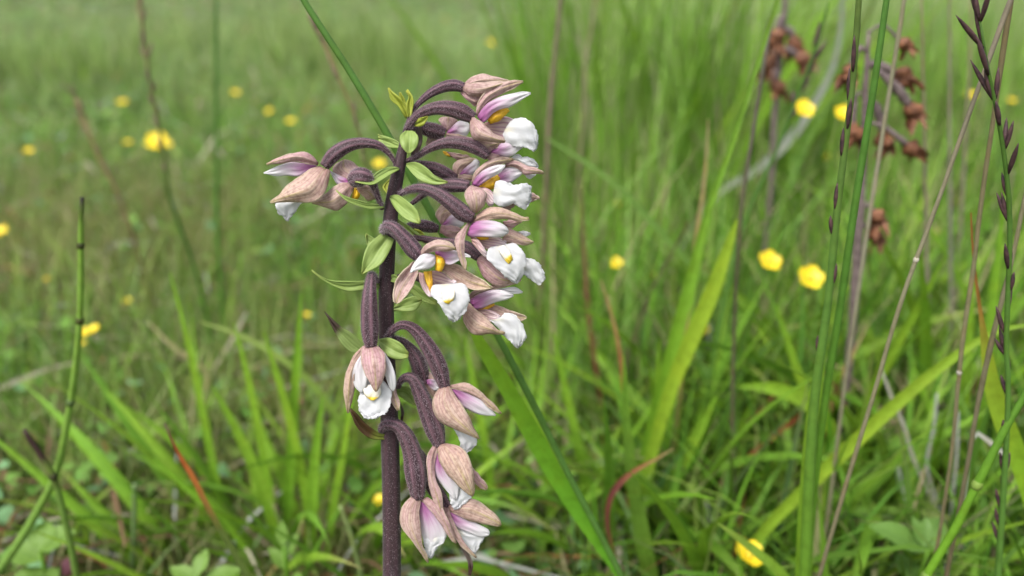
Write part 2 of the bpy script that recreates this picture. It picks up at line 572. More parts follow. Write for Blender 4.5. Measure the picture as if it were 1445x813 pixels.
def colours(n, x, y, tall, prof):
    c = np.zeros((n, 3))
    r = RNG.uniform(0, 1, n)
    cl, cr = np.cumsum(P_LEFT), np.cumsum(P_RIGHT)
    il = np.searchsorted(cl / cl[-1], r); ir = np.searchsorted(cr / cr[-1], r)
    pick = np.where(RNG.uniform(0, 1, n) < tall, ir, il)
    c = PAL[np.clip(pick, 0, 7)] * RNG.uniform(0.55, 1.25, (n, 1)) * RNG.uniform(0.92, 1.08, (n, 3))
    pt = vnoise(x + 20, y + 20, 2.2, 8)[:, None]
    c = c * (0.8 + 0.5 * pt)
    c = olive(c, x, y, tall)
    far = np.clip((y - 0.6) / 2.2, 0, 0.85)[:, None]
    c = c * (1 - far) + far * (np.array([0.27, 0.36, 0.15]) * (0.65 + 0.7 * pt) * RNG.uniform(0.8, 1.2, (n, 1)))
    dry = np.array([0.24, 0.19, 0.09])
    tipd = (RNG.uniform(0, 1, n) < 0.35)[:, None, None]
    V = np.repeat(c[:, None, :], len(prof), 1)
    tipf = np.clip((prof - 0.7) / 0.3, 0, 1)[None, :, None] * tipd * 0.7
    V = V * (1 - tipf) + dry * tipf
    return V

def meadow(name, label, n, y0, y1, spread, hmul, wmul, seg, pw=1.5):
    y = y0 + (y1 - y0) * RNG.uniform(0, 1, n) ** pw
    x = RNG.uniform(-1, 1, n) * (0.1 + y * spread)
    tall = in_tall(x, y)
    if y1 < 1.0:
        keep = RNG.uniform(0, 1, n) > 0.5 * tall
        x, y, tall = x[keep], y[keep], tall[keep]
        n = len(x)
    patch = vnoise(x + 40, y + 40, 4.0, 3)
    h = (0.022 + 0.026 * patch + tall * (0.022 + 0.035 * vnoise(x, y, 6, 4))) * RNG.uniform(0.45, 1.45, n) * hmul
    # keep the ground in front of the lens clear of blades
    near = np.clip((y - 0.10) / 0.12, 0.25, 1)
    h = h * near
    w = RNG.uniform(0.0009, 0.0023, n) * (1 + 0.8 * tall) * wmul
    bend = np.abs(RNG.normal(0.75, 0.45, n))
    V, T, Q, prof = field(n, x, y, h, w, bend, seg)
    C = colours(n, x, y, tall, prof)
    o = obj(name, big_mesh(name, V.reshape(-1, 3), T, Q, C.reshape(-1, 3)), M['field'])
    tag(o, label, 'grass', kind='stuff')

meadow('meadow_grass', 'short mixed green grass covering the meadow floor around the orchid', 52000, 0.06, 0.95, 1.15, 1.0, 1.0, 4, 1.2)
meadow('meadow_grass', 'softly blurred green meadow grass further behind the orchid', 56000, 0.9, 3.6, 1.2, 1.1, 1.8, 3, 1.2)
meadow('meadow_grass', 'far pale green meadow grass at the back of the field', 52000, 1.9, 10.0, 1.3, 0.9, 3.4, 3, 1.2)

def tall_layer(label, n, a0, a1, y0, y1, h0, h1, hy, w0, w1, pal, bend, pw=1.3):
    y = y0 + (y1 - y0) * RNG.uniform(0, 1, n) ** pw
    x = y * RNG.uniform(a0, a1, n)
    k = vnoise(x + 60, y + 60, 6, 21)
    keep = k > 0.28
    x, y, k = x[keep], y[keep], k[keep]
    n = len(x)
    h = RNG.uniform(h0, h1, n) * (0.6 + 0.6 * k) * (1 + hy * (y - y0))
    w = RNG.uniform(w0, w1, n) * (0.8 + 0.5 * y)
    V, T, Q, prof = field(n, x, y, h, w, np.abs(RNG.normal(bend, 0.3, n)), 5)
    pal = np.array(pal)
    c = pal[RNG.integers(0, len(pal), n)] * RNG.uniform(0.5, 1.2, (n, 1))
    c = olive(c, x, y, in_tall(x, y))
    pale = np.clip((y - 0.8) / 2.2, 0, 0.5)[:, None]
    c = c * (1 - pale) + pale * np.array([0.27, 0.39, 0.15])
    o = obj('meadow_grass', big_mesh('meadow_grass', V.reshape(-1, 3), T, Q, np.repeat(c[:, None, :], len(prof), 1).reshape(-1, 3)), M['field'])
    tag(o, label, 'grass', kind='stuff')

GP = [(0.14, 0.31, 0.026), (0.11, 0.25, 0.026), (0.19, 0.34, 0.036), (0.16, 0.30, 0.06), (0.24, 0.34, 0.08)]
tall_layer('tall fine upright grass filling the meadow right of the orchid', 6000, 0.04, 0.95, 0.30, 1.9, 0.07, 0.15, 0.35, 0.0010, 0.0024, GP + [(0.30, 0.27, 0.14)], 0.35)
tall_layer('fine soft grass standing through the meadow left of the orchid', 12500, -1.15, 0.1, 0.27, 1.9, 0.03, 0.075, 0.4, 0.0007, 0.0014, GP + [(0.2, 0.32, 0.1), (0.28, 0.27, 0.13)], 0.6)

def herb_leaves(n, y0, y1):
    """low leaves of clover, marsh pennywort and the like"""
    y = y0 + (y1 - y0) * RNG.uniform(0, 1, n) ** 1.4
    x = RNG.uniform(-1, 1, n) * (0.08 + y * 1.2)
    keep = (in_tall(x, y) < RNG.uniform(0.1, 1.3, n)) & (vnoise(x + 7, y + 5, 9, 12) > 0.35)
    x, y = x[keep], y[keep]
    n = len(x)
    z = ground_z(x, y) + RNG.uniform(0.006, 0.034, n) * np.clip((y - 0.08) / 0.15, 0.3, 1)
    s = RNG.uniform(0.0016, 0.0042, n) * (1 + 0.6 * y)
    a = RNG.uniform(0, 2 * math.pi, n)
    d = unit(np.stack([np.cos(a), np.sin(a), RNG.normal(0, 0.45, n)], 1))
    side = unit(np.cross(d, [0, 0, 1.0]) + np.stack([np.zeros(n), np.zeros(n), RNG.normal(0, 0.4, n)], 1))
    nr = np.cross(side, d)
    P = np.stack([x, y, z], 1)
    ring = []
    asp = RNG.uniform(0.45, 0.95, n)
    for k in range(8):
        th = 2 * math.pi * k / 8
        ring.append(P + (d * (math.cos(th) * s)[:, None] if False else d * (math.cos(th) * s)[:, None]) + side * (math.sin(th) * s * asp)[:, None] + nr * (0.22 * s * math.cos(2 * th))[:, None])
    V = np.stack([P - nr * (0.1 * s)[:, None]] + ring, 1)
    tr = np.array([[0, 1 + k, 1 + (k + 1) % 8] for k in range(8)])
    T = (np.arange(n)[:, None, None] * 9 + tr[None]).reshape(-1, 3)
    pal = np.array([[0.11, 0.24, 0.04], [0.16, 0.30, 0.06], [0.14, 0.27, 0.12], [0.20, 0.30, 0.06], [0.08, 0.17, 0.03], [0.16, 0.07, 0.04]])
    c = pal[RNG.choice(6, n, p=[0.28, 0.22, 0.2, 0.13, 0.12, 0.05])] * RNG.uniform(0.7, 1.25, (n, 1))
    o = obj('meadow_leaves', big_mesh('meadow_leaves', V.reshape(-1, 3), T, None, np.repeat(c[:, None], 9, 1).reshape(-1, 3)), M['field'])
    tag(o, 'small round and oval leaves growing low among the meadow grass', 'ground cover', kind='stuff')
herb_leaves(27000, 0.12, 6.0)

def litter(n):
    y = 0.1 + 5.5 * RNG.uniform(0, 1, n) ** 1.6
    x = RNG.uniform(-1, 1, n) * (0.08 + y * 1.2)
    L = RNG.uniform(0.02, 0.075, n)
    a = RNG.uniform(0, 2 * math.pi, n)
    d = np.stack([np.cos(a), np.sin(a), RNG.uniform(-0.1, 0.35, n)], 1)
    z = ground_z(x, y) + RNG.uniform(0.002, 0.018, n) * (1 + y)
    P = np.stack([x, y, z], 1)
    side = unit(np.cross(d, [0, 0, 1.0]))
    w = (RNG.uniform(0.0006, 0.0018, n) * (1 + 0.8 * y))[:, None]
    sag = np.array([0, 0, 1.0]) * (L * 0.12)[:, None]
    a0, a1, a2 = P - d * L[:, None] / 2, P + sag, P + d * L[:, None] / 2
    V = np.stack([a0 - side * w / 2, a0 + side * w / 2, a1 - side * w / 2, a1 + side * w / 2, a2 - side * w / 4, a2 + side * w / 4], 1)
    Q = (np.arange(n)[:, None, None] * 6 + np.array([[0, 1, 3, 2], [2, 3, 5, 4]])[None]).reshape(-1, 4)
    pal = np.array([[0.30, 0.25, 0.15], [0.40, 0.36, 0.27], [0.18, 0.11, 0.06], [0.24, 0.12, 0.045], [0.30, 0.31, 0.28]])
    c = pal[RNG.choice(5, n, p=[0.3, 0.12, 0.3, 0.14, 0.14])] * RNG.uniform(0.5, 1.0, (n, 1))
    o = obj('dry_litter', big_mesh('dry_litter', V.reshape(-1, 3), None, Q, np.repeat(c[:, None], 6, 1).reshape(-1, 3)), M['litter'])
    tag(o, 'dry brown and straw coloured dead grass lying between the green', 'dead grass', kind='stuff')
litter(8000)

# ------------------------------------------------------------------ grass blades one by one
def blade_ribbon(C, W, nrm_hint, fold=35.0, ns=4, twist=0.0):
    """leaf blade along C (n,3) with widths W, folded along its midrib"""
    T = unit(np.gradient(C, axis=0))
    n = len(C)
    V, uv = [], []
    for i in range(n):
        nn = nrm_hint - T[i] * np.dot(nrm_hint, T[i])
        nn = unit(nn)
        sd = np.cross(T[i], nn)
        a = twist * i / (n - 1)
        nn, sd = nn * math.cos(a) + sd * math.sin(a), sd * math.cos(a) - nn * math.sin(a)
        for j in range(ns + 1):
            s = -1 + 2 * j / ns
            f = math.radians(fold)
            V.append(C[i] + sd * (W[i] / 2 * s * math.cos(f)) + nn * (W[i] / 2 * (abs(s) - 0.5) * math.sin(f)))
            uv.append((j / ns, i / (n - 1)))
    return np.array(V), grid_faces(n, ns + 1), np.array(uv)

def grad(stops, v):
    p = [q[0] for q in stops]
    return np.stack([np.interp(v, p, [q[1][k] for q in stops]) for k in range(3)], 1)

G1, G2, G3 = (0.165, 0.325, 0.024), (0.13, 0.275, 0.026), (0.205, 0.36, 0.030)
STRAW, RUST, GREY, BROWN = (0.34, 0.27, 0.14), (0.28, 0.09, 0.03), (0.255, 0.24, 0.15), (0.155, 0.125, 0.065)

# blade prototypes of unit height; copies share their mesh
PROTO = []
def make_protos():
    spec = [(0.35, 0.16, G1, None), (0.7, 0.2, G1, None), (1.0, 0.3, G2, None), (0.5, 0.1, G3, None), (1.3, 0.25, G2, STRAW), (0.3, -0.1, G2, RUST), (0.85, 0.4, G3, STRAW), (0.6, -0.3, G1, None), (0.2, 0.05, G2, None), (0.55, 0.15, STRAW, STRAW)]
    for bend, tw, c0, tipc in spec:
        t = np.linspace(0, 1, 10)
        a = bend * t
        C = np.stack([np.sin(a) * t * 0.7, np.zeros(10), t * np.cos(a * 0.7)], 1)
        W = 0.06 * np.clip((0.62 + 1.0 * t * (1 - t) * 1.6) * (1 - t ** 3), 0.015, None)
        V, Fc, uv = blade_ribbon(C, W, np.array([1.0, 0, 0.0]), 28, 2, tw * 3)
        stops = [(0, tuple(x * 0.95 + y * 0.05 for x, y in zip(c0, STRAW))), (0.25, c0), (0.75, c0), (1, tipc or c0)]
        me = make_mesh('blade', V, Fc, uv, grad(stops, uv[:, 1]))
        me.materials.append(M['blade'])
        PROTO.append(me)
make_protos()

def clump(name, px, py, nb, hmin, hmax, wid, radius, spread, label, group=None, protos=(0, 1, 2, 3, 4, 6, 7, 8), lean=(0, 0), stuff=0):
    g, t = ground_at(px, py)
    gz = float(ground_z(g[0], g[1]))
    root = empty(name, (g[0], g[1], gz), label, 'grass' if 'rush' not in name else 'rush', group)
    for i in range(nb):
        me = PROTO[random.choice(protos)]
        o = bpy.data.objects.new('blade', me)
        col.objects.link(o)
        o.parent = root
        r = radius * math.sqrt(random.random()); th = random.uniform(0, 2 * math.pi)
        bx, by = r * math.cos(th), r * math.sin(th)
        h = random.uniform(hmin, hmax)
        o.location = (bx, by, -0.004 + float(ground_z(g[0] + bx, g[1] + by)) - gz)
        w = wid * random.uniform(0.45, 1.1) / 0.06
        o.scale = (h, w, h) if False else (h, w, h)
        out = math.atan2(by, bx) if r > 0.2 * radius else random.uniform(0, 2 * math.pi)
        tilt = spread * (0.25 + 0.9 * r / radius) * random.uniform(0.5, 1.3)
        az = out + random.uniform(-0.7, 0.7)
        face = random.uniform(-0.8, 0.8)
        mrot = Matrix.Rotation(az, 4, 'Z') @ Matrix.Rotation(tilt, 4, 'Y') @ Matrix.Rotation(face, 4, 'Z')
        if lean != (0, 0):
            mrot = Matrix.Rotation(lean[0], 4, 'Y') @ Matrix.Rotation(lean[1], 4, 'X') @ mrot
        o.rotation_euler = mrot.to_euler()
    if stuff:
        n = stuff
        th = RNG.uniform(0, 2 * math.pi, n); r = radius * 1.1 * np.sqrt(RNG.uniform(0, 1, n))
        x, y = g[0] + r * np.cos(th), g[1] + r * np.sin(th)
        h = RNG.uniform(hmin * 0.6, hmax * 1.05, n)
        V, T, Q, prof = field(n, x, y, h, RNG.uniform(0.5, 1.1, n) * wid * 0.8, np.abs(RNG.normal(0.25, 0.2, n)) + spread * 0.2, 4)
        pal = np.array([G1, G2, (0.20, 0.32, 0.06), (0.26, 0.28, 0.14), (0.16, 0.28, 0.05)])
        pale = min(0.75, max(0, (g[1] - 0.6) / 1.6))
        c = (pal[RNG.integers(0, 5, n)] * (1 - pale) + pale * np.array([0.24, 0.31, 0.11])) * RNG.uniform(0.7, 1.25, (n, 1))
        C = np.repeat(c[:, None, :], len(prof), 1)
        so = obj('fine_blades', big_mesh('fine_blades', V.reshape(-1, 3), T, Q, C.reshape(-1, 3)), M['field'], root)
        so['kind'] = 'stuff'
    return root

FAN = clump('grass_clump', 395, 770, 58, 0.05, 0.10, 0.0056, 0.045, 0.45, 'fan of broad bright green blades left of the dark orchid stem')
clump('grass_clump', 480, 800, 30, 0.045, 0.085, 0.0050, 0.03, 0.5, 'low grass clump at the foot of the orchid stem, beside the fan of broad blades')
K640 = clump('grass_clump', 640, 760, 35, 0.05, 0.09, 0.0049, 0.054, 0.45, 'green grass clump behind the lowest hanging orchid flowers')
K760 = clump('grass_clump', 760, 720, 40, 0.055, 0.105, 0.0055, 0.054, 0.45, 'green grass clump right behind the long broad leaf beside the orchid')
K930 = clump('grass_clump', 930, 730, 45, 0.07, 0.13, 0.0062, 0.054, 0.42, 'tall bright clump of broad blades around the red tipped leaf')
clump('grass_clump', 840, 560, 40, 0.06, 0.11, 0.0055, 0.072, 0.45, 'dense green clump in front of the big rush tuft')
K1010 = clump('grass_clump', 1010, 560, 40, 0.07, 0.13, 0.0065, 0.072, 0.42, 'dense clump of broad blades around the two yellow buttercups')
K1090 = clump('grass_clump', 1090, 800, 40, 0.06, 0.12, 0.0065, 0.054, 0.5, 'broad bladed clump shading the fallen yellow petal flower')
K1200 = clump('grass_clump', 1200, 660, 45, 0.08, 0.15, 0.0068, 0.060, 0.42, 'tall clump of broad blades between the dry grey stems')
K1330 = clump('grass_clump', 1330, 700, 48, 0.08, 0.15, 0.0065, 0.060, 0.4, 'tall clump of broad blades behind the hairy leaved herb')
K1420 = clump('grass_clump', 1420, 600, 40, 0.09, 0.16, 0.0065, 0.060, 0.4, 'tall clump of broad blades under the purple grass spike')
clump('grass_clump', 1180, 480, 35, 0.08, 0.14, 0.0062, 0.084, 0.42, 'grass clump at the foot of the withered brown orchid')
clump('grass_clump', 1350, 470, 35, 0.09, 0.16, 0.0060, 0.084, 0.4, 'soft green clump behind the crossing dry stems')
clump('grass_clump', 240, 700, 16, 0.03, 0.06, 0.0030, 0.04, 0.55, 'small loose grass clump beside the orange tipped blade')
clump('grass_clump', 90, 790, 16, 0.03, 0.055, 0.0030, 0.04, 0.55, 'small low grass clump by the jointed green stem')
clump('rush_tuft', 890, 345, 40, 0.17, 0.26, 0.0042, 0.085, 0.2, 'big upright tuft of green rushes behind the orchid flowers', stuff=420, protos=(0, 3, 5, 8))
clump('rush_tuft', 1010, 320, 30, 0.17, 0.27, 0.0042, 0.075, 0.22, 'upright green rush tuft beside the dark withered orchid', stuff=300, protos=(0, 3, 5, 8))
clump('rush_tuft', 850, 215, 16, 0.18, 0.28, 0.005, 0.10, 0.22, 'paler rush tuft standing behind the big rush tuft', stuff=420, protos=(0, 3, 8))
clump('rush_tuft', 500, 110, 12, 0.10, 0.17, 0.006, 0.16, 0.4, 'dark green rush tuft far behind the leaning green stem', stuff=500, protos=(2, 8))
clump('rush_tuft', 80, 120, 12, 0.08, 0.14, 0.006, 0.16, 0.4, 'bright green rush tuft far out in the open meadow', stuff=420, protos=(0, 3))
clump('rush_tuft', 330, 75, 10, 0.07, 0.13, 0.007, 0.25, 0.5, 'hazy green rush tuft at the back of the open meadow', stuff=420, protos=(0, 8))
clump('rush_tuft', 1290, 230, 14, 0.15, 0.24, 0.005, 0.14, 0.3, 'loose rush tuft behind the withered brown orchid', stuff=300, protos=(0, 3, 8))

# ------------------------------------------------------------------ stalks and leaves that stand out singly
def rooted(P, W):
    """lead the lower end of a path down to the ground in a natural curve"""
    P = [np.array(p) for p in P]; W = list(W)
    d = unit(P[-1] - P[-2])
    k = 0
    while P[-1][2] > ground_z(P[-1][0], P[-1][1]) - 0.004 and k < 60:
        d = unit(d + np.array([0, 0, -0.3]))
        P.append(P[-1] + d * 0.012)
        W.append(W[-1])
        k += 1
    return np.array(P), np.array(W)

def path(pts, Y):
    P, W = [], []
    for q in pts:
        y = Y if len(q) < 4 else q[3]
        p, t = at_y(q[0], q[1], y)
        P.append(p); W.append(q[2] * t / F)
    return P, W

def leaf(name, label, cat, pts, Y, stops, hint=(0, -1, 0.25), fold=22, twist=0.0, root=True, group=None, parent=None):
    """flat blade; pts from tip to base: (px, py, width px[, Y])"""
    P, W = path(pts, Y)
    W = [w * 0.86 for w in W]
    if root: P, W = rooted(P, W)
    n = 30
    Q = catmull(np.column_stack([P, W]), n)
    V, Fc, uv = blade_ribbon(Q[:, :3], np.maximum(Q[:, 3], 0.0001), np.array(hint, float), fold, 4, twist)
    me = make_mesh(name, V, Fc, uv, grad(stops, uv[:, 1]))
    o = obj(name, me, M['blade'], parent, None if parent else tuple(Q[-1, :3]))
    if parent is None: tag(o, label, cat, group)
    return o

def stalk(name, label, cat, pts, Y, stops, root=True, seg=8, wob=0.0, nodes=(), spikes=None, group=None):
    """round stem; pts from top to base"""
    P, W = path(pts, Y)
    if root: P, W = rooted(P, W)
    if wob: W = np.array(W) * 0.78
    V, Fc, uv, ring = tube(P, np.array(W) / 2, seg, 44, caps=True, wob=wob)
    base = tuple(ring[0][-1])
    simple = not nodes and not spikes
    me = make_mesh('stem', V, Fc, uv, grad(stops, uv[:, 1]))
    if simple:
        o = obj(name, me, M['blade'], None, base)
        return tag(o, label, cat, group)
    r = empty(name, base, label, cat, group)
    obj('stem', me, M['blade'], r)
    for v, c in nodes:
        C, R, N, B, T = ring
        i = int(v * (len(C) - 1))
        p, tt, rr = C[i], T[i], R[i]
        V2, F2, uv2, _ = tube([p - tt * rr * 1.1, p, p + tt * rr * 1.1], [rr * 1.02, rr * 1.3, rr * 1.02], 8, 5)
        obj('joint', make_mesh('joint', V2, F2, uv2, np.tile(c, (len(V2), 1))), M['blade'], r)
    if spikes:
        t0, t1, num, ln, wd, mat = spikes[:6]
        spr = spikes[6] if len(spikes) > 6 else 0.3
        C, R, N, B, T = ring
        for k in range(num):
            v = t0 + (t1 - t0) * ((k + random.uniform(-0.3, 0.3)) / num) ** 1.35 if k else t0
            i = int(np.clip(v, 0, 1) * (len(C) - 1))
            th = random.uniform(0, 2 * math.pi)
            out = N[i] * math.cos(th) + B[i] * math.sin(th)
            d = unit(-T[i] + out * random.uniform(0.15, 1.3) * spr)
            p = C[i] + out * R[i] * 0.8
            L = ln * random.uniform(0.7, 1.2) * (1.35 - 0.7 * k / num)
            V2, F2, uv2, _ = tube([p, p + d * L * 0.35, p + d * L * 0.7, p + d * L], [wd * 0.25, wd * 0.5, wd * 0.42, wd * 0.05], 6, 7)
            obj('spikelet', make_mesh('spikelet', V2, F2, uv2), M[mat], r)
    return r

def C1(*c): return [(i / max(1, len(c) - 1), x) for i, x in enumerate(c)]
RUSH = (0.10, 0.22, 0.042)
DKG = (0.06, 0.13, 0.022)

# right behind the orchid
stalk('rush', 'smooth dark green rush leaning right across behind the orchid head', 'rush',
      [(330, -170, 6), (427, -2, 9), (490, 95, 10), (548, 192, 11), (600, 285, 11), (660, 395, 11), (712, 492, 10), (760, 585, 10), (805, 675, 9), (850, 760, 9), (885, 830, 9)], 0.160, C1(RUSH, RUSH, RUSH, DKG))
leaf('broad_leaf', 'long broad bright green leaf slanting down right of the orchid', 'grass',
     [(660, 452, 8), (682, 490, 24), (715, 545, 30), (752, 612, 35), (790, 680, 32), (830, 745, 24), (868, 805, 12), (885, 835, 9)], 0.166,
     C1((0.19, 0.36, 0.025), (0.155, 0.37, 0.024), (0.115, 0.34, 0.026), (0.105, 0.30, 0.026), G2), hint=(-0.5, -1, 0.5), fold=18)
# right hand group
stalk('rush', 'green rush stem with small dark spikelets up its side, left of the pair', 'rush',
      [(1222, -120, 5), (1212, 0, 9), (1203, 120, 9), (1192, 210, 10), (1181, 300, 11), (1168, 430, 12), (1150, 560, 14), (1142, 680, 16), (1136, 813, 17)], 0.157, C1((0.10, 0.15, 0.04), RUSH, G2, G1), spikes=(0.02, 0.42, 14, 0.0052, 0.0009, 'spikelet', 0.14))
leaf('broad_leaf', 'upright broad bright green leaf sheathing the spikeleted rush', 'grass',
     [(1166, 470, 3), (1152, 545, 20), (1143, 640, 27), (1137, 740, 29), (1132, 830, 28)], 0.165, C1(G3, G3, G1, G1), fold=12)
stalk('rush', 'plain smooth green rush stem crossing the withered brown orchid', 'rush',
      [(1268, -120, 6), (1251, 0, 9), (1232, 130, 10), (1205, 300, 11), (1186, 430, 11), (1165, 560, 11), (1150, 680, 11), (1140, 790, 11)], 0.160, C1(RUSH, (0.10, 0.22, 0.03), G1, G2))
stalk('dead_rush', 'pale grey dry stem right of the plain green rush', 'dry stem',
      [(1292, -120, 5), (1276, 0, 8), (1255, 130, 8), (1228, 300, 8), (1210, 420, 7), (1190, 560, 7), (1172, 700, 7)], 0.20, C1(GREY, (0.31, 0.29, 0.21), GREY, BROWN), wob=0.05)
stalk('dead_rush', 'long grey brown dry stem slanting down across the right clumps', 'dry stem',
      [(1470, -110, 6), (1426, 0, 10), (1375, 140, 8), (1318, 300, 8), (1270, 430, 8), (1232, 560, 8), (1195, 680, 8), (1156, 813, 8)], 0.157, C1((0.24, 0.2, 0.16), GREY, (0.19, 0.165, 0.10), BROWN), wob=0.06, nodes=((0.3, (0.5, 0.48, 0.45)),))
stalk('purple_grass_spike', 'narrow flowering grass spike with dark purple spikelets at the side', 'grass',
      [(1383, 30, 3), (1391, 80, 4), (1401, 130, 5), (1408, 165, 6), (1415, 205, 6), (1423, 270, 7), (1425, 330, 7), (1423, 400, 7), (1420, 490, 7), (1423, 550, 7), (1418, 660, 8), (1408, 813, 9)], 0.150, C1(DKG, RUSH, RUSH, G2), spikes=(0.0, 0.60, 40, 0.0060, 0.00095, 'spikelet', 0.42))
stalk('dead_rush', 'rough grey dry stem ending in a fork behind the purple spike', 'dry stem',
      [(1437, -70, 5), (1427, 0, 8), (1412, 95, 10), (1400, 180, 8), (1384, 290, 8), (1372, 390, 8), (1357, 493, 8), (1345, 620, 7)], 0.166, C1(BROWN, GREY, (0.19, 0.165, 0.10), BROWN), wob=0.08, nodes=((0.42, (0.5, 0.48, 0.45)),))
stalk('dead_rush', 'dark dry stem rising beside the purple grass spike', 'dry stem',
      [(1470, 180, 6), (1445, 285, 7), (1425, 380, 8), (1402, 470, 9), (1382, 560, 9), (1368, 640, 8), (1350, 740, 8)], 0.16, C1(GREY, (0.17, 0.145, 0.09), BROWN), wob=0.08)
leaf('broad_leaf', 'long bright leaf slanting up right across the dry stems', 'grass',
     [(1452, 458, 4), (1400, 470, 10), (1340, 508, 17), (1280, 556, 23), (1215, 615, 26), (1150, 676, 25), (1090, 735, 22)], 0.20, C1((0.19, 0.33, 0.03), (0.24, 0.38, 0.03), G3, G1), hint=(0.3, -1, 0.6), fold=14)
stalk('horsetail', 'stout jointed green stem leaning out at the lower right corner', 'grass',
      [(1475, 500, 8), (1445, 560, 10), (1425, 592, 11), (1405, 632, 11), (1390, 662, 13), (1368, 705, 11), (1350, 742, 12), (1330, 775, 11), (1308, 812, 12)], 0.150, C1((0.10, 0.22, 0.03), G1, G1, G2), nodes=((0.24, (0.2, 0.3, 0.06)), (0.42, (0.2, 0.3, 0.06))))
leaf('broad_leaf', 'yellow green leaf with a thin rusty tip at the right edge', 'grass',
     [(1370, 300, 2), (1374, 370, 4), (1385, 450, 7), (1391, 490, 16), (1400, 545, 26), (1418, 600, 32), (1440, 655, 30), (1458, 720, 24)], 0.17, [(0, RUST), (0.13, (0.3, 0.15, 0.04)), (0.2, (0.26, 0.36, 0.03)), (0.4, (0.20, 0.37, 0.025)), (1, G1)], hint=(-0.4, -1, 0.3), fold=16)
leaf('bent_straw', 'white bleached bent straw near the jointed stem', 'dead grass',
     [(1443, 668, 5), (1412, 637, 7), (1375, 610, 7), (1368, 640, 5), (1360, 700, 5), (1345, 760, 5)], 0.19, C1((0.50, 0.5, 0.5), (0.45, 0.45, 0.45), (0.3, 0.28, 0.26)), fold=10)
# long rush that widens downward, with its neighbour
leaf('broad_leaf', 'tall narrow bright leaf rising to the top right of the rush tuft', 'grass',
     [(1135, -110, 4), (1096, 2, 8), (1066, 100, 9), (1034, 200, 10), (1000, 295, 14), (978, 380, 18), (955, 470, 24), (930, 570, 27), (908, 660, 26)], 0.235, C1((0.13, 0.22, 0.03), (0.15, 0.29, 0.03), G1, G1, G2), fold=20)
leaf('broad_leaf', 'short broad bright green leaf crossing the tall narrow leaf', 'grass',
     [(1040, 310, 3), (1028, 345, 16), (1003, 415, 27), (975, 480, 28), (948, 545, 24), (925, 620, 20)], 0.232, C1((0.24, 0.38, 0.03), (0.25, 0.39, 0.03), G3, G1), fold=12)
stalk('dead_rush', 'thin dark upright dry stem left of the yellow buttercup pair', 'dry stem',
      [(1092, 20, 4), (1080, 80, 7), (1062, 190, 8), (1047, 290, 7), (1038, 420, 7), (1034, 560, 7), (1036, 700, 7)], 0.24, C1((0.2, 0.17, 0.15), (0.13, 0.11, 0.07), (0.13, 0.11, 0.07), GREY), wob=0.04)
leaf('bleached_leaf', 'bleached grey curved dead leaf behind the rushes', 'dead grass',
     [(1188, -60, 5), (1188, 20, 7), (1178, 85, 10), (1150, 145, 13), (1115, 195, 16), (1070, 238, 13), (1020, 268, 8), (985, 310, 6)], 0.42, C1((0.24, 0.26, 0.22), (0.30, 0.31, 0.27), (0.26, 0.27, 0.22)), fold=10)
leaf('dry_leaf', 'short straw coloured blade tip standing by the rush tuft', 'dead grass',
     [(999, 168, 2), (997, 215, 5), (992, 270, 7), (984, 320, 8), (975, 400, 7)], 0.26, C1(STRAW, (0.32, 0.24, 0.08), G2), fold=20)
stalk('sedge', 'sedge stem with one dark brown spike, left of the withered orchid', 'sedge',
      [(1170, 0, 2), (1158, 45, 5), (1145, 85, 5), (1133, 115, 5), (1112, 170, 5), (1090, 225, 6), (1060, 290, 7), (1040, 350, 7), (1020, 440, 7)], 0.27, C1(DKG, RUSH, G1), spikes=(0.08, 0.22, 7, 0.006, 0.0015, 'spikelet'))
leaf('arched_leaf', 'long thin arching blade running right below the orchid flowers', 'grass',
     [(772, 195, 4), (825, 228, 8), (880, 270, 10), (930, 325, 10), (985, 385, 10), (1030, 450, 10), (1060, 530, 9)], 0.30, C1((0.16, 0.26, 0.06), (0.15, 0.26, 0.05), G2), fold=12)
leaf('broad_leaf', 'upright dull green leaf left of the red tipped one', 'grass',
     [(880, 500, 3), (882, 545, 9), (885, 610, 16), (893, 680, 23), (905, 750, 28), (918, 820, 29)], 0.205, C1(G2, (0.12, 0.23, 0.03), (0.13, 0.25, 0.03), G2), fold=18)
leaf('red_tipped_leaf', 'curling leaf with a dark red body and straw tip', 'grass',
     [(950, 633, 2), (925, 648, 5), (897, 663, 8), (874, 682, 12), (860, 706, 10), (857, 740, 8), (866, 780, 8)], 0.20, [(0, STRAW), (0.12, (0.3, 0.13, 0.06)), (0.22, (0.17, 0.05, 0.05)), (0.4, (0.17, 0.06, 0.045)), (0.6, G2), (1, G2)], fold=22, twist=1.0)
leaf('rusty_leaf', 'thin rusty red dead blade right of the orchid', 'dead grass',
     [(848, 395, 2), (862, 440, 5), (873, 490, 7), (880, 545, 7), (884, 600, 6)], 0.24, C1(STRAW, RUST, (0.3, 0.13, 0.05), STRAW), fold=20)
leaf('rusty_leaf', 'dark brown dead blade standing behind the rusty red one', 'dead grass',
     [(820, 250, 2), (823, 330, 6), (828, 420, 8), (836, 490, 8), (848, 570, 9)], 0.30, C1(BROWN, (0.18, 0.09, 0.05), (0.2, 0.085, 0.045), RUST), fold=20)
leaf('rusty_leaf', 'rusty orange blade lying slantwise between the broad clumps', 'dead grass',
     [(1132, 582, 3), (1115, 597, 9), (1075, 628, 10), (1040, 660, 9), (1000, 700, 8)], 0.25, C1((0.3, 0.07, 0.03), (0.27, 0.10, 0.04), STRAW, G2), fold=20)
leaf('rusty_leaf', 'thin straw brown blade slanting up to the yellow flowers', 'dead grass',
     [(1110, 540, 2), (1085, 565, 5), (1050, 605, 6), (1005, 655, 6), (975, 700, 6)], 0.26, C1(RUST, STRAW, (0.22, 0.2, 0.06)), fold=20)
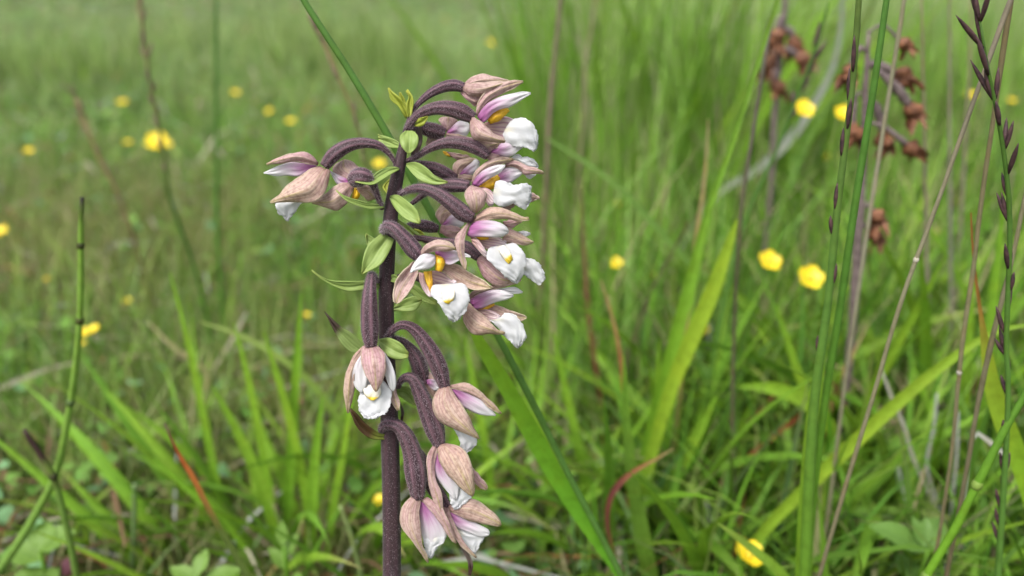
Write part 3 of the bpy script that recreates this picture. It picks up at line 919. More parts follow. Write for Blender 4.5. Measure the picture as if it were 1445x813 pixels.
leaf('rusty_leaf', 'orange brown dead blade crossing the long slanting leaf', 'dead grass',
     [(1228, 452, 2), (1213, 480, 6), (1195, 515, 8), (1180, 545, 8), (1165, 600, 7)], 0.25, C1(STRAW, (0.33, 0.15, 0.05), STRAW), fold=20)
stalk('dead_rush', 'brown grey dry stem standing alone right of the top orchid flower', 'dry stem',
      [(796, -60, 6), (791, 0, 8), (784, 70, 8), (777, 140, 9), (771, 250, 8), (766, 360, 8), (760, 450, 7)], 0.34, C1((0.2, 0.16, 0.12), (0.24, 0.19, 0.14), (0.2, 0.15, 0.1), G2), wob=0.05)
stalk('dead_rush', 'faint grey dry stem behind the pale rush tuft', 'dry stem',
      [(845, -40, 4), (836, 30, 5), (826, 90, 6), (822, 180, 6), (815, 280, 6)], 0.45, C1(GREY, GREY, BROWN))
for k, (a, b, c) in enumerate([((1300, -40), (1304, 180), (1309, 420)), ((1340, -40), (1340, 190), (1342, 430)), ((1372, -40), (1366, 140), (1350, 400)), ((1430, 240), (1400, 400), (1382, 520))]):
    stalk('dead_rush', ['thin grey dry stem rising just right of the withered orchid heads', 'thin grey dry stem between the withered orchid and the long slanting dry stem', 'thin grey dry stem crossed by the long slanting dry stem', 'short thin grey stem leaning into the purple grass spike'][k], 'dry stem',
          [(*a, 4), (*b, 6), (*c, 7)], 0.27 + 0.03 * k, C1(GREY, (0.26, 0.24, 0.21), GREY), wob=0.04, group='thin grey dry stems on the right')
leaf('broad_leaf', 'short green leaf lying over the big low buttercup', 'grass',
     [(1012, 738, 2), (1038, 757, 12), (1068, 780, 18), (1098, 806, 20), (1118, 830, 20)], 0.172, C1((0.2, 0.3, 0.05), G1, G1, G2), fold=20, hint=(0.3, -0.7, 0.8))
# bleached straws in the right hand litter
for k, (pts, lab) in enumerate([
    ([(1243, 520, 4), (1258, 560, 6), (1275, 600, 7), (1290, 650, 7), (1320, 715, 6)], 'bleached white straw leaning beside the long slanting leaf'),
    ([(1267, 660, 8), (1272, 690, 8), (1285, 730, 7)], 'stubby bleached straw behind the hairy leaved herb'),
    ([(1352, 580, 4), (1350, 640, 6), (1344, 700, 6), (1340, 770, 6)], 'upright bleached straw rising over the hairy leaved herb'),
    ([(1322, 555, 5), (1318, 600, 6), (1308, 660, 6), (1330, 730, 6)], 'bleached straw standing left of the rough dry stems'),
    ([(1001, 455, 8), (1002, 500, 10), (999, 540, 9), (1003, 590, 8)], 'short fat bleached straw by the short broad bright green leaf')]):
    leaf('bleached_straw', lab, 'dead grass', pts, 0.33 if k == 4 else 0.225, C1((0.45, 0.45, 0.45), (0.36, 0.36, 0.35), (0.22, 0.2, 0.17)), fold=25)

# left hand group
stalk('horsetail', 'tall jointed green stem with a black tip in the left foreground', 'horsetail',
      [(116, 279, 6), (115, 292, 7), (114, 330, 8), (114, 400, 9), (112, 460, 9), (105, 530, 10), (94, 600, 10), (80, 665, 11), (58, 712, 11), (30, 760, 12), (2, 800, 12), (-20, 830, 12)], 0.195,
      [(0, (0.02, 0.012, 0.01)), (0.018, (0.03, 0.02, 0.012)), (0.03, (0.22, 0.36, 0.06)), (0.4, (0.20, 0.34, 0.06)), (1, (0.17, 0.29, 0.07))], nodes=((0.09, (0.05, 0.06, 0.02)), (0.2, (0.07, 0.08, 0.02)), (0.33, (0.1, 0.16, 0.05))))
stalk('horsetail', 'shorter green stem with a dark tip crossing the tall jointed one', 'horsetail',
      [(34, 606, 5), (42, 620, 8), (54, 636, 8), (62, 650, 8), (75, 672, 9), (86, 710, 9), (98, 760, 9), (108, 813, 9)], 0.19,
      [(0, (0.05, 0.03, 0.025)), (0.1, (0.06, 0.035, 0.03)), (0.13, (0.18, 0.28, 0.05)), (0.17, (0.05, 0.05, 0.02)), (0.2, (0.15, 0.26, 0.05)), (1, (0.14, 0.24, 0.05))], nodes=((0.17, (0.05, 0.05, 0.02)),))
leaf('orange_tipped_blade', 'dark green blade with a bright orange red tip, left of the orchid', 'grass',
     [(232, 597, 2), (243, 622, 5), (258, 650, 9), (272, 672, 11), (290, 708, 12), (312, 748, 13), (340, 795, 14), (355, 820, 14)], 0.178, [(0, (0.2, 0.14, 0.12)), (0.05, (0.14, 0.035, 0.02)), (0.12, (0.42, 0.12, 0.03)), (0.20, (0.30, 0.13, 0.035)), (0.30, (0.10, 0.14, 0.03)), (1, (0.08, 0.15, 0.03))], fold=30)
stalk('wild_grass', 'thin hazy green stem rising far left of the orchid', 'grass',
      [(304, -60, 3), (305, 60, 5), (305, 200, 5), (306, 300, 6), (312, 420, 6), (322, 560, 6)], 0.40, C1((0.10, 0.19, 0.05), RUSH, G2))
stalk('sedge', 'sedge stem with a long brown spike, highest in the open meadow', 'sedge',
      [(190, -40, 3), (197, 10, 5), (204, 60, 5), (210, 110, 5), (218, 150, 5), (228, 200, 5), (240, 280, 6), (262, 340, 6)], 0.36, C1(STRAW, DKG, G2), spikes=(0.0, 0.42, 18, 0.007, 0.0013, 'brown_spikelet'))
stalk('sedge', 'short sedge stem with a brown spike leaning left in the meadow', 'sedge',
      [(107, 138, 3), (118, 168, 5), (132, 205, 5), (148, 240, 5), (163, 266, 5), (180, 310, 5)], 0.42, C1(STRAW, BROWN, G2), spikes=(0.0, 0.5, 14, 0.007, 0.0012, 'brown_spikelet'))
stalk('sedge', 'sedge stem with a reddish brown spike behind the leaning rush', 'sedge',
      [(448, 40, 3), (466, 80, 5), (480, 115, 5), (495, 150, 5), (506, 185, 5), (520, 260, 5), (530, 380, 5)], 0.30, C1(STRAW, DKG, RUSH, G2), spikes=(0.0, 0.32, 16, 0.006, 0.0012, 'brown_spikelet'))
stalk('cut_rush', 'pale green cut stem standing in the lower left grass', 'grass',
      [(190, 683, 7), (189, 740, 7), (187, 800, 7), (187, 830, 7)], 0.225, C1((0.17, 0.27, 0.12), (0.13, 0.23, 0.08)))
stalk('cut_rush', 'pale green cut stem leaning beside the orchid stem foot', 'grass',
      [(480, 714, 6), (492, 745, 7), (503, 785, 7), (512, 825, 7)], 0.20, C1((0.22, 0.30, 0.12), (0.14, 0.24, 0.08)))
leaf('dry_leaf', 'pale dry blade lying across the left meadow edge', 'dead grass',
     [(104, 512, 3), (70, 520, 6), (30, 535, 7), (-10, 552, 7)], 0.33, C1((0.34, 0.31, 0.26), (0.36, 0.34, 0.30)), fold=15)
leaf('dry_leaf', 'straw coloured bent blade fallen among the left grass', 'dead grass',
     [(210, 455, 4), (245, 490, 8), (280, 512, 7), (292, 540, 7), (275, 565, 6)], 0.33, C1((0.4, 0.34, 0.18), STRAW, STRAW), fold=15)
leaf('arched_leaf', 'long arching pale green blade over the fan of broad blades', 'grass',
     [(285, 455, 3), (330, 470, 8), (375, 492, 11), (415, 520, 12), (455, 560, 12), (490, 620, 11), (510, 700, 10)], 0.27, C1((0.19, 0.27, 0.07), (0.17, 0.28, 0.05), G2), hint=(0, -0.6, 1), fold=12)
leaf('arched_leaf', 'broken grey straw behind the fan of broad blades', 'dead grass',
     [(348, 440, 3), (332, 470, 6), (318, 495, 6), (302, 520, 5)], 0.34, C1((0.4, 0.38, 0.33), STRAW), fold=12)
for k, pts in enumerate([[(240, 385, 3), (262, 470, 9), (285, 580, 13), (305, 680, 14), (318, 760, 12)], [(330, 455, 3), (352, 540, 14), (372, 640, 18), (388, 740, 16)], [(425, 415, 3), (418, 520, 14), (412, 620, 18), (405, 740, 15)], [(372, 468, 3), (400, 560, 14), (425, 660, 17), (440, 760, 15)],
                         [(300, 545, 3), (335, 610, 15), (370, 690, 19), (395, 780, 16)], [(500, 540, 3), (486, 630, 13), (470, 720, 16), (462, 800, 14)], [(215, 645, 3), (265, 690, 12), (320, 740, 16), (365, 800, 15)], [(455, 560, 3), (445, 640, 16), (440, 720, 19), (436, 800, 15)]]):
    leaf('blade', '', '', pts, 0.255 - 0.004 * k, C1(G1, G3, G1, G2), fold=16, parent=FAN, hint=(random.uniform(-0.5, 0.5), -1, 0.35))
for k, pts in enumerate([[(655, 470, 3), (672, 560, 12), (690, 660, 15), (700, 760, 14)], [(735, 560, 3), (770, 620, 14), (800, 690, 20), (830, 780, 18)], [(780, 470, 3), (800, 560, 14), (822, 660, 18), (840, 760, 16)], [(930, 480, 3), (925, 560, 15), (915, 660, 20), (905, 760, 18)], [(1010, 560, 4), (985, 610, 18), (950, 680, 24), (920, 770, 20)],
                         [(1075, 540, 4), (1040, 610, 20), (1000, 690, 26), (965, 780, 22)], [(770, 600, 3), (775, 680, 14), (778, 750, 16), (780, 820, 14)], [(1130, 620, 4), (1090, 670, 24), (1050, 740, 30), (1010, 820, 26)], [(1240, 560, 4), (1215, 640, 24), (1205, 720, 28), (1200, 800, 24)], [(1290, 520, 4), (1320, 600, 20), (1345, 680, 24), (1365, 780, 20)], [(1380, 330, 4), (1368, 440, 18), (1360, 560, 24), (1350, 680, 20)], [(1420, 260, 4), (1405, 380, 18), (1392, 500, 24), (1380, 640, 20)], [(1335, 360, 4), (1290, 440, 22), (1240, 530, 28), (1200, 620, 22)], [(1095, 430, 4), (1120, 510, 15), (1150, 600, 18), (1170, 700, 16)], [(1040, 545, 5), (1090, 548, 22), (1135, 566, 26), (1175, 610, 22), (1195, 690, 18)]]):
    leaf('blade', '', '', pts, 0.255 - 0.003 * (k % 5), C1(G1, G3, G1, G2), fold=16, parent=[K640, K760, K760, K930, K930, K930, K760, K1090, K1200, K1330, K1420, K1420, K1200, K1200, K1090][k], hint=(random.uniform(-0.5, 0.5), -1, 0.35))

# ------------------------------------------------------------------ buttercups
def disc_petal(L, W, cup):
    t = np.linspace(0, 1, 7)
    prof = np.interp(t, [0, 0.25, 0.5, 0.75, 0.92, 1], [0.22, 0.62, 0.92, 1.0, 0.75, 0.35]) * W
    V, uv = [], []
    for i in range(7):
        for j in range(5):
            s = -1 + j / 2
            V.append((0.0006 + L * t[i], prof[i] / 2 * s, cup * L * (t[i] ** 1.6) + 0.10 * W * s * s))
            uv.append((j / 4, t[i]))
    return make_mesh('petal', np.array(V), grid_faces(7, 5), np.array(uv))
BP = disc_petal(1.0, 0.95, 0.32); BP.materials.append(M['yellow'])
bv, bf, buv, _ = tube([(0, 0, -0.05), (0, 0, 0.1), (0, 0, 0.22), (0, 0, 0.3)], [0.12, 0.26, 0.24, 0.05], 10, 8)
BC = make_mesh('centre', bv, bf, buv); BC.materials.append(M['yellow_mid'])

def buttercup(px, py, size, h, label, group=None, tilt=None, side=None):
    p, t = ground_at(px, py, h)
    rad = size * t / F / 2 * 1.15
    tilt = random.uniform(0.15, 0.6) if tilt is None else tilt
    az = random.uniform(-0.9, 0.9) if side is None else side       # leaning roughly towards the open light
    gx, gy = p[0] + random.uniform(-0.008, 0.008), p[1] + random.uniform(0.0, 0.012)
    gz = float(ground_z(gx, gy))
    root = empty('buttercup', (gx, gy, gz), label, 'flower', group)
    rot = Matrix.Rotation(az, 3, 'Z') @ Matrix.Rotation(tilt, 3, 'X')
    for k in range(5):
        o = bpy.data.objects.new('petal', BP)
        col.objects.link(o)
        o.parent = root
        o.location = Vector(p) - Vector((gx, gy, gz))
        o.rotation_euler = (rot @ Matrix.Rotation(k * 2 * math.pi / 5, 3, 'Z')).to_euler()
        o.scale = (rad, rad, rad)
    o = bpy.data.objects.new('centre', BC)
    col.objects.link(o); o.parent = root
    o.location = Vector(p) - Vector((gx, gy, gz)); o.rotation_euler = rot.to_euler(); o.scale = (rad, rad, rad)
    up = np.array(rot @ Vector((0, 0, 1)))
    P = [p - up * rad * 0.02, p - up * rad * 1.2, (p + np.array([gx, gy, gz])) / 2 - up * rad * 0.6, np.array([gx, gy, gz - 0.003])]
    V, Fc, uv, _ = tube(P, [0.0005, 0.00045, 0.0005, 0.0006], 6, 10)
    obj('stem', make_mesh('stem', V, Fc, uv, np.tile(G2, (len(V), 1))), M['blade'], root)

LB = 'small yellow buttercup scattered in the blurred meadow'
GB = 'yellow buttercups out in the meadow'
for px, py, s, h in [(172, 146, 17, 0.06), (40, 214, 15, 0.05), (332, 132, 13, 0.06), (410, 172, 14, 0.06), (180, 202, 13, 0.05), (237, 205, 14, 0.05), (433, 445, 11, 0.03), (693, 62, 14, 0.08), (870, 288, 12, 0.06), (1255, 195, 14, 0.08), (1370, 135, 15, 0.10), (1427, 143, 13, 0.10), (1170, 222, 16, 0.07), (66, 395, 11, 0.03), (180, 425, 12, 0.03), (118, 485, 12, 0.03), (380, 158, 12, 0.05), (925, 390, 12, 0.05), (535, 232, 18, 0.07), (668, 523, 9, 0.03), (1150, 160, 13, 0.08), (1318, 330, 12, 0.06), (270, 655, 11, 0.012)]:
    buttercup(px, py, s * 0.8, h, LB, GB)
buttercup(222, 201, 27, 0.065, 'largest yellow buttercup in the open meadow, amid two smaller ones', tilt=0.7, side=0.1)
buttercup(-1, 330, 24, 0.05, 'yellow buttercup cut by the left meadow edge')
buttercup(127, 471, 28, 0.055, 'yellow buttercup seen from the side against the tall jointed stem', tilt=0.25, side=-1.2)
buttercup(1133, 155, 26, 0.15, 'yellow buttercup hanging by the bleached curved leaf', tilt=0.8, side=0.2)
buttercup(1189, 161, 22, 0.15, 'yellow buttercup half hidden behind the spikeleted rush', tilt=0.8, side=0.0)
buttercup(1085, 370, 29, 0.102, 'yellow buttercup, the left of the pair right of the dark thin stem', tilt=0.65, side=0.2)
buttercup(1143, 393, 32, 0.10, 'yellow buttercup, the right of the pair beside the green rush', tilt=0.75, side=0.0)
buttercup(868, 372, 18, 0.085, 'yellow buttercup in the dense green clump before the rush tuft', tilt=0.6)
buttercup(990, 467, 22, 0.06, 'yellow buttercup tucked against the fat bleached straw', tilt=0.5)
buttercup(1056, 784, 42, 0.048, 'big yellow buttercup half covered by a leaf near the ground', tilt=0.35, side=0.9)
buttercup(536, 706, 16, 0.03, 'small yellow bloom low beside the orchid stem foot', tilt=0.4)
buttercup(207, 800, 12, 0.01, 'tiny yellow bloom on the ground by the cut stem', tilt=0.4) if False else None

# ------------------------------------------------------------------ withered orchids
def crumple(name, c, r, ax, parent, seed, mat='dead'):
    """shrivelled flower: folded petals gathered round a knob"""
    rs = np.random.default_rng(seed)
    V0, F0, uv0, _ = tube([(0, 0, -1.0), (0, 0, -0.6), (0, 0, 0.0), (0, 0, 0.6), (0, 0, 1.0)], [0.35, 0.75, 1.0, 0.85, 0.3], 14, 12)
    V = V0.copy()
    for i in range(len(V)):
        p = Vector(V[i] * 1.6) + Vector((seed * 3.1, seed * 1.7, 0))
        k = 1 + 0.8 * mnoise.noise(p) + 0.5 * mnoise.noise(p * 2.7)
        V[i] = V[i] * np.array([k, k, 1 + 0.3 * mnoise.noise(p * 1.3)])
    q = Vector((0, 0, 1)).rotation_difference(Vector(ax)).to_matrix()
    V = (V * r * np.array([0.72, 0.66, 1.0])) @ np.array(q).T + c
    obj(name, make_mesh(name, V, F0, uv0), M[mat], parent)
    for k in range(6):
        a = rs.uniform(0, 6.28)
        d = unit(np.array(ax) + 0.8 * np.array([math.cos(a), math.sin(a), rs.uniform(-0.6, 0.3)]))
        P = np.array([c, c + d * r * rs.uniform(0.7, 1.1), c + d * r * rs.uniform(1.2, 2.3) + np.array([0, 0, -0.25 * r])])
        C = catmull(P, 8)
        W = np.interp(np.linspace(0, 1, 8), [0, 0.4, 0.8, 1], [0.5, 1.0, 0.7, 0.05]) * r * rs.uniform(0.8, 1.5)
        Vb, Fb, ub = blade_ribbon(C, W, np.array([0.2, -1, 0.3]), 45, 3, rs.uniform(-2, 2))
        obj('withered_petal', make_mesh('withered_petal', Vb, Fb, ub), M[mat], parent)

def dead_orchid(label, stem_pts, Y, heads, sc=1.0):
    P, W = path(stem_pts, Y)
    P, W = rooted(P, W)
    V, Fc, uv, ring = tube(P, np.array(W) / 2, 10, 40, wob=0.06)
    root = empty('withered_orchid', tuple(ring[0][-1]), label, 'orchid')
    obj('stem', make_mesh('stem', V, Fc, uv), M['dead_stem'], root)
    for k, (pts, size) in enumerate(heads):
        Pp, Ww = path(pts, Y - 0.004 + 0.008 * (k % 3) * 0.5)
        V, Fc, uv, rg = tube(Pp, np.array(Ww) / 2, 8, 16, wob=0.08)
        obj('flower_stalk', make_mesh('flower_stalk', V, Fc, uv), M['dead_stem'], root)
        t = np.linalg.norm(Pp[-1] - CAM)
        crumple('withered_flower', Pp[-1] + rg[4][-1] * size * 0.4 * t / F, size * t / F / 2, rg[4][-1], root, k + 3)

dead_orchid('withered brown orchid with shrivelled flowers standing behind the green rushes',
            [(1226, 42, 3), (1225, 60, 6), (1223, 100, 8), (1221, 135, 9), (1219, 195, 9), (1216, 270, 10), (1213, 300, 14), (1209, 370, 14), (1203, 460, 12)], 0.265,
            [([(1226, 48, 2), (1236, 38, 4), (1250, 37, 4), (1262, 50, 5), (1270, 57, 6)], 20), ([(1222, 72, 6), (1212, 68, 9), (1205, 82, 8), (1202, 92, 8)], 26), ([(1222, 90, 8), (1238, 92, 14), (1252, 98, 14), (1262, 103, 12)], 30),
             ([(1240, 100, 6), (1258, 118, 13), (1272, 133, 14), (1281, 146, 12)], 27), ([(1221, 135, 4), (1210, 132, 6), (1205, 155, 9), (1204, 175, 9)], 28), ([(1222, 140, 5), (1235, 150, 12), (1242, 168, 14), (1246, 186, 10)], 29),
             ([(1222, 172, 4), (1246, 178, 6), (1262, 190, 8), (1278, 203, 9)], 25), ([(1217, 290, 5), (1226, 290, 8), (1232, 298, 8)], 26), ([(1214, 320, 5), (1222, 318, 8), (1228, 324, 8)], 24)])
dead_orchid('darker withered orchid, hazy, left of the spikeleted rush',
            [(1110, -30, 6), (1106, 30, 8), (1100, 90, 8), (1094, 150, 8), (1088, 260, 8), (1080, 350, 8)], 0.37,
            [([(1106, 20, 5), (1100, 30, 10), (1098, 40, 10)], 26), ([(1104, 40, 5), (1114, 42, 10), (1118, 52, 10)], 26), ([(1102, 60, 5), (1094, 66, 10), (1092, 78, 10)], 26), ([(1100, 68, 5), (1112, 70, 10), (1124, 78, 9)], 24), ([(1097, 100, 5), (1092, 102, 9), (1094, 112, 10)], 24)])

# ------------------------------------------------------------------ broad leaved herbs near the ground
def herb(name, label, px, py, Y, leaves, mat, cat='herb'):
    """px, py: where its top shows; Y: how far out it grows"""
    top, t = at_y(px, py, Y)
    p = np.array([top[0], top[1], 0.0])
    gz = float(ground_z(p[0], p[1]))
    h = top[2] - gz
    root = empty(name, (p[0], p[1], gz), label, cat)
    V, Fc, uv, _ = tube([(p[0], p[1], gz - 0.004), (p[0], p[1], gz + h * 0.5), (p[0] + 0.001, p[1] - 0.001, gz + h)], [0.0008, 0.0007, 0.0006], 6, 8)
    obj('stem', make_mesh('stem', V, Fc, uv, np.tile(G2, (len(V), 1))), M['blade'], root)
    for az, el, L, W, z in leaves:
        a, e = math.radians(az), math.radians(el)
        d0 = np.array([math.cos(a) * math.cos(e), math.sin(a) * math.cos(e), math.sin(e)])
        b = np.array([p[0], p[1], gz + h * z])
        P = catmull(np.array([b, b + d0 * L * 0.5, b + d0 * L + np.array([0, 0, -0.18 * L])]), 10)
        tt = np.linspace(0, 1, 10)
        Ww = np.interp(tt, [0, 0.12, 0.35, 0.6, 0.85, 1], [0.12, 0.5, 1.0, 0.95, 0.5, 0.05]) * W
        Vb, Fb, ub = blade_ribbon(P, Ww, np.array([0, -0.25, 1.0]), 14, 4, 0)
        Vb = Vb + np.sin(ub[:, 1:2] * 21) * 0.00015 * np.array([[0, 0, 1.0]])
        obj('leaf', make_mesh('leaf', Vb, Fb, ub), M[mat], root)
herb('hairy_herb', 'hairy leaved herb with paired oval leaves at the lower right', 1303, 772, 0.185,
     [(160, 28, 0.017, 0.0085, 0.97), (45, 34, 0.014, 0.0085, 0.97), (-12, -4, 0.017, 0.0085, 0.8), (110, 55, 0.010, 0.004, 1.0), (70, 60, 0.010, 0.004, 1.0), (200, -12, 0.014, 0.008, 0.7), (-60, -10, 0.012, 0.007, 0.75), (90, 20, 0.012, 0.007, 0.75)], 'herb')
herb('pale_herb', 'pale round leaved herb at the lower left beside the crossing stems', 55, 775, 0.205,
     [(170, 18, 0.012, 0.010, 0.9), (25, 25, 0.012, 0.010, 1.0), (95, 35, 0.010, 0.009, 1.0), (-60, 0, 0.010, 0.009, 0.8), (-130, 0, 0.011, 0.009, 0.8)], 'herb_light')
herb('leafy_sprout', 'small bright leafy sprout at the foot of the fan of blades', 398, 770, 0.20,
     [(150, 50, 0.010, 0.004, 0.8), (40, 55, 0.010, 0.005, 0.9), (90, 70, 0.009, 0.004, 1.0), (-30, 35, 0.009, 0.005, 0.7), (210, 25, 0.009, 0.004, 0.6)], 'herb_light')
herb('leafy_sprout', 'low bright leaf pair right of the orange tipped blade', 278, 812, 0.195,
     [(20, 20, 0.014, 0.006, 0.9), (160, 30, 0.012, 0.006, 0.9), (80, 40, 0.009, 0.005, 1.0)], 'herb_light')
pb, _ = ground_at(97, 806, 0.022)
V, Fc, uv, _ = tube([pb + np.array([0, 0, -0.028]), pb + np.array([0, 0, -0.004]), pb + np.array([0, 0, -0.001]), pb + np.array([0.0004, 0, 0.003]), pb + np.array([0.0008, 0, 0.005])], [0.0005, 0.0006, 0.0022, 0.0021, 0.0004], 10, 20, 0.08)
tag(obj('pink_bud', make_mesh('pink_bud', V, Fc, uv), M['pink'], None, tuple(pb + np.array([0, 0, -0.028]))), 'small dull pink flower bud low in the lower left grass', 'flower bud')

# ------------------------------------------------------------------ the orchid
FR = dict(A=(360, 90, 3.695), B=(560, 90, 3.695), C=(430, 290, 3.695), D=(580, 270, 3.695), E=(460, 430, 4.281), G=(480, 600, 3.817), H=(480, 130, 4.782),
          P=(600, 90, 8.028), Q=(600, 180, 8.028), R=(600, 270, 8.028), S=(540, 320, 8.028), T=(600, 400, 8.028), U=(360, 200, 6.778), X=(0, 0, 1.0))
def D0(py):
    return float(np.interp(py, [100, 813], [0.1475, 0.163]))
def fpx(fr, pts):
    ox, oy, s = FR[fr]
    return np.array([(ox + x / s, oy + y / s) for x, y in pts], float)

def opoint(px, py, dz):
    return at_d(px, py, D0(py) + dz * 1e-3)

PIECE = [0]
def petal(parent, name, mat, fr, A, B, dz, bulge=1.0, tilt=0.0, frill=0.0, nt=16, ns=10, curl=0.0, edge=0.0):
    """one sepal, petal, lip or bract between two margins that run from its base to its tip; dz mm behind the stem plane at base, middle, tip"""
    PIECE[0] += 1
    rs = np.random.default_rng(PIECE[0])
    a, b = catmull(fpx(fr, A), nt + 1), catmull(fpx(fr, B), nt + 1)
    V = np.zeros((nt + 1, ns + 1, 3)); uv = np.zeros((nt + 1, ns + 1, 2))
    d0, d1, d2 = dz
    ph = rs.uniform(0, 6.28, 4)
    asym = rs.uniform(0, 1)
    leafy = mat.startswith('bract') or mat == 'bud'
    for i in range(nt + 1):
        t = i / nt
        base = d0 * (1 - t) * (1 - 2 * t) + 4 * d1 * t * (1 - t) + d2 * t * (2 * t - 1)
        for j in range(ns + 1):
            s = j / ns
            p = a[i] * (1 - s) + b[i] * s
            e = abs(2 * s - 1)
            dd = base - (0.62 * bulge * (1 - e ** (1.3 + 1.2 * asym)) if not leafy else -0.75 * bulge * (1 - e ** 1.15)) * (0.35 + 0.65 * math.sin(math.pi * min(1, t * 1.05)) ** 0.8) + tilt * (s - 0.5)
            dd += 0.16 * math.sin(4.3 * s * math.pi + ph[0]) * math.sin(2.3 * t * math.pi + ph[1]) + 0.10 * math.sin(9 * t + 3 * s + ph[2]) + curl * t * t
            if mat == 'sepal':
                dd -= 0.22 * math.exp(-((s - 0.5) / 0.07) ** 2) * math.sin(math.pi * t) + 0.07 * math.cos(s * 8 * math.pi)
            elif mat.startswith('bract') or mat == 'bud':
                dd += 0.22 * math.exp(-((s - 0.5) / 0.08) ** 2) + 0.04 * math.cos(s * 10 * math.pi)
            if frill:
                k = max(e ** 3 * (0.25 + 0.75 * t), t ** 3)
                dd += frill * k * (math.sin(19 * t + 7 * s + ph[2]) + 0.7 * math.sin(33 * t - 23 * s + ph[3]) + 0.5 * math.sin(67 * t + 41 * s)) * 0.36
                c = (a[nt // 2] + b[nt // 2]) / 2
                p = p + unit(p - c) * frill * 2.6 * k * (math.sin(29 * t + 17 * s + ph[0]) + 0.8 * math.sin(61 * t - 43 * s + ph[1]) + rs.normal(0, 0.7)) * 0.6
            if edge and 0.08 < t < 0.97:          # slightly nicked and waved margins
                k = e ** 4
                p = p + (a[i] - b[i]) / (np.linalg.norm(a[i] - b[i]) + 1e-6) * k * (1 if s < 0.5 else -1) * edge * (math.sin(11 * t + ph[1]) + 0.6 * math.sin(23 * t + ph[2] + s * 3)) * 0.6
                dd += 0.22 * k * math.sin(9 * t + ph[3] + 3 * s)
            V[i, j] = opoint(p[0], p[1], dd)
            uv[i, j] = (s, t)
    me = make_mesh(name, V.reshape(-1, 3), grid_faces(nt + 1, ns + 1), uv.reshape(-1, 2))
    o = obj(name, me, M[mat], parent)
    md = o.modifiers.new('thickness', 'SOLIDIFY')
    md.thickness = 0.00012 if mat in ('petal', 'white', 'lip') else 0.00018
    md.offset = 0
    return o

def column(parent, fr, pts, widths, dz, name='column', mat='column'):
    s = FR[fr][2]
    q = fpx(fr, pts)
    P = [opoint(x, y, d) for (x, y), d in zip(q, dz)]
    R = [w / s / 2 * 0.15 / F for w in widths]
    V, Fc, uv, _ = tube(P, R, 14, 16, 0.12, True, 0.05)
    obj(name, make_mesh(name, V, Fc, uv), M[mat], parent)

def ovary(parent, fr, pts, widths, dz, hairs=1500):
    s = FR[fr][2]
    q = fpx(fr, pts)
    dz = np.interp(np.linspace(0, 1, len(pts)), np.linspace(0, 1, len(dz)), dz)
    P = [opoint(x, y, d) for (x, y), d in zip(q, dz)]
    R = [w / s / 2 * 0.142 / F for w in widths]
    V, Fc, uv, ring = tube(P, R, 36, 34, 0.075)
    obj('flower_stalk', make_mesh('flower_stalk', V, Fc, uv), M['stalk'], parent)
    hair_mesh('down', ring, int(hairs * 1.5), 0.00060, 0.00006, M['hair'], parent, 0.02, 0.99)
    return P[-1]

def flower(root, label, fr, base):
    o = bpy.data.objects.new('flower', None)
    o.empty_display_size = 0.004
    col.objects.link(o)
    q = fpx(fr, [base])[0]
    loc = opoint(q[0], q[1], 0)
    o.location = loc
    o.parent = root
    o.matrix_parent_inverse = Matrix.Translation(-WPOS[root.name])
    WPOS[o.name] = Vector(loc)
    o['label'] = label
    return o

def SEP(f, fr, A, B, dz, bulge=1.0, **k): return petal(f, 'sepal', 'sepal', fr, A, B, dz, bulge, edge=0.9, **k)
def PET(f, fr, A, B, dz, bulge=0.5, mat='petal', **k): return petal(f, 'petal', mat, fr, A, B, dz, bulge, **k)
def LIP(f, fr, A, B, dz, bulge=0.6, frill=0.35, **k): return petal(f, 'lip', 'lip', fr, A, B, dz, bulge * 0.75, frill=frill * 1.25, nt=40, ns=26, **k)
def CUP(f, fr, A, B, dz, bulge=-0.6, **k): return petal(f, 'cup', 'cup', fr, A, B, dz, bulge, **k)
def BRA(r, fr, A, B, dz, bulge=0.7, mat='bract', **k): return petal(r, 'bract', mat, fr, A, B, dz, bulge, **k)

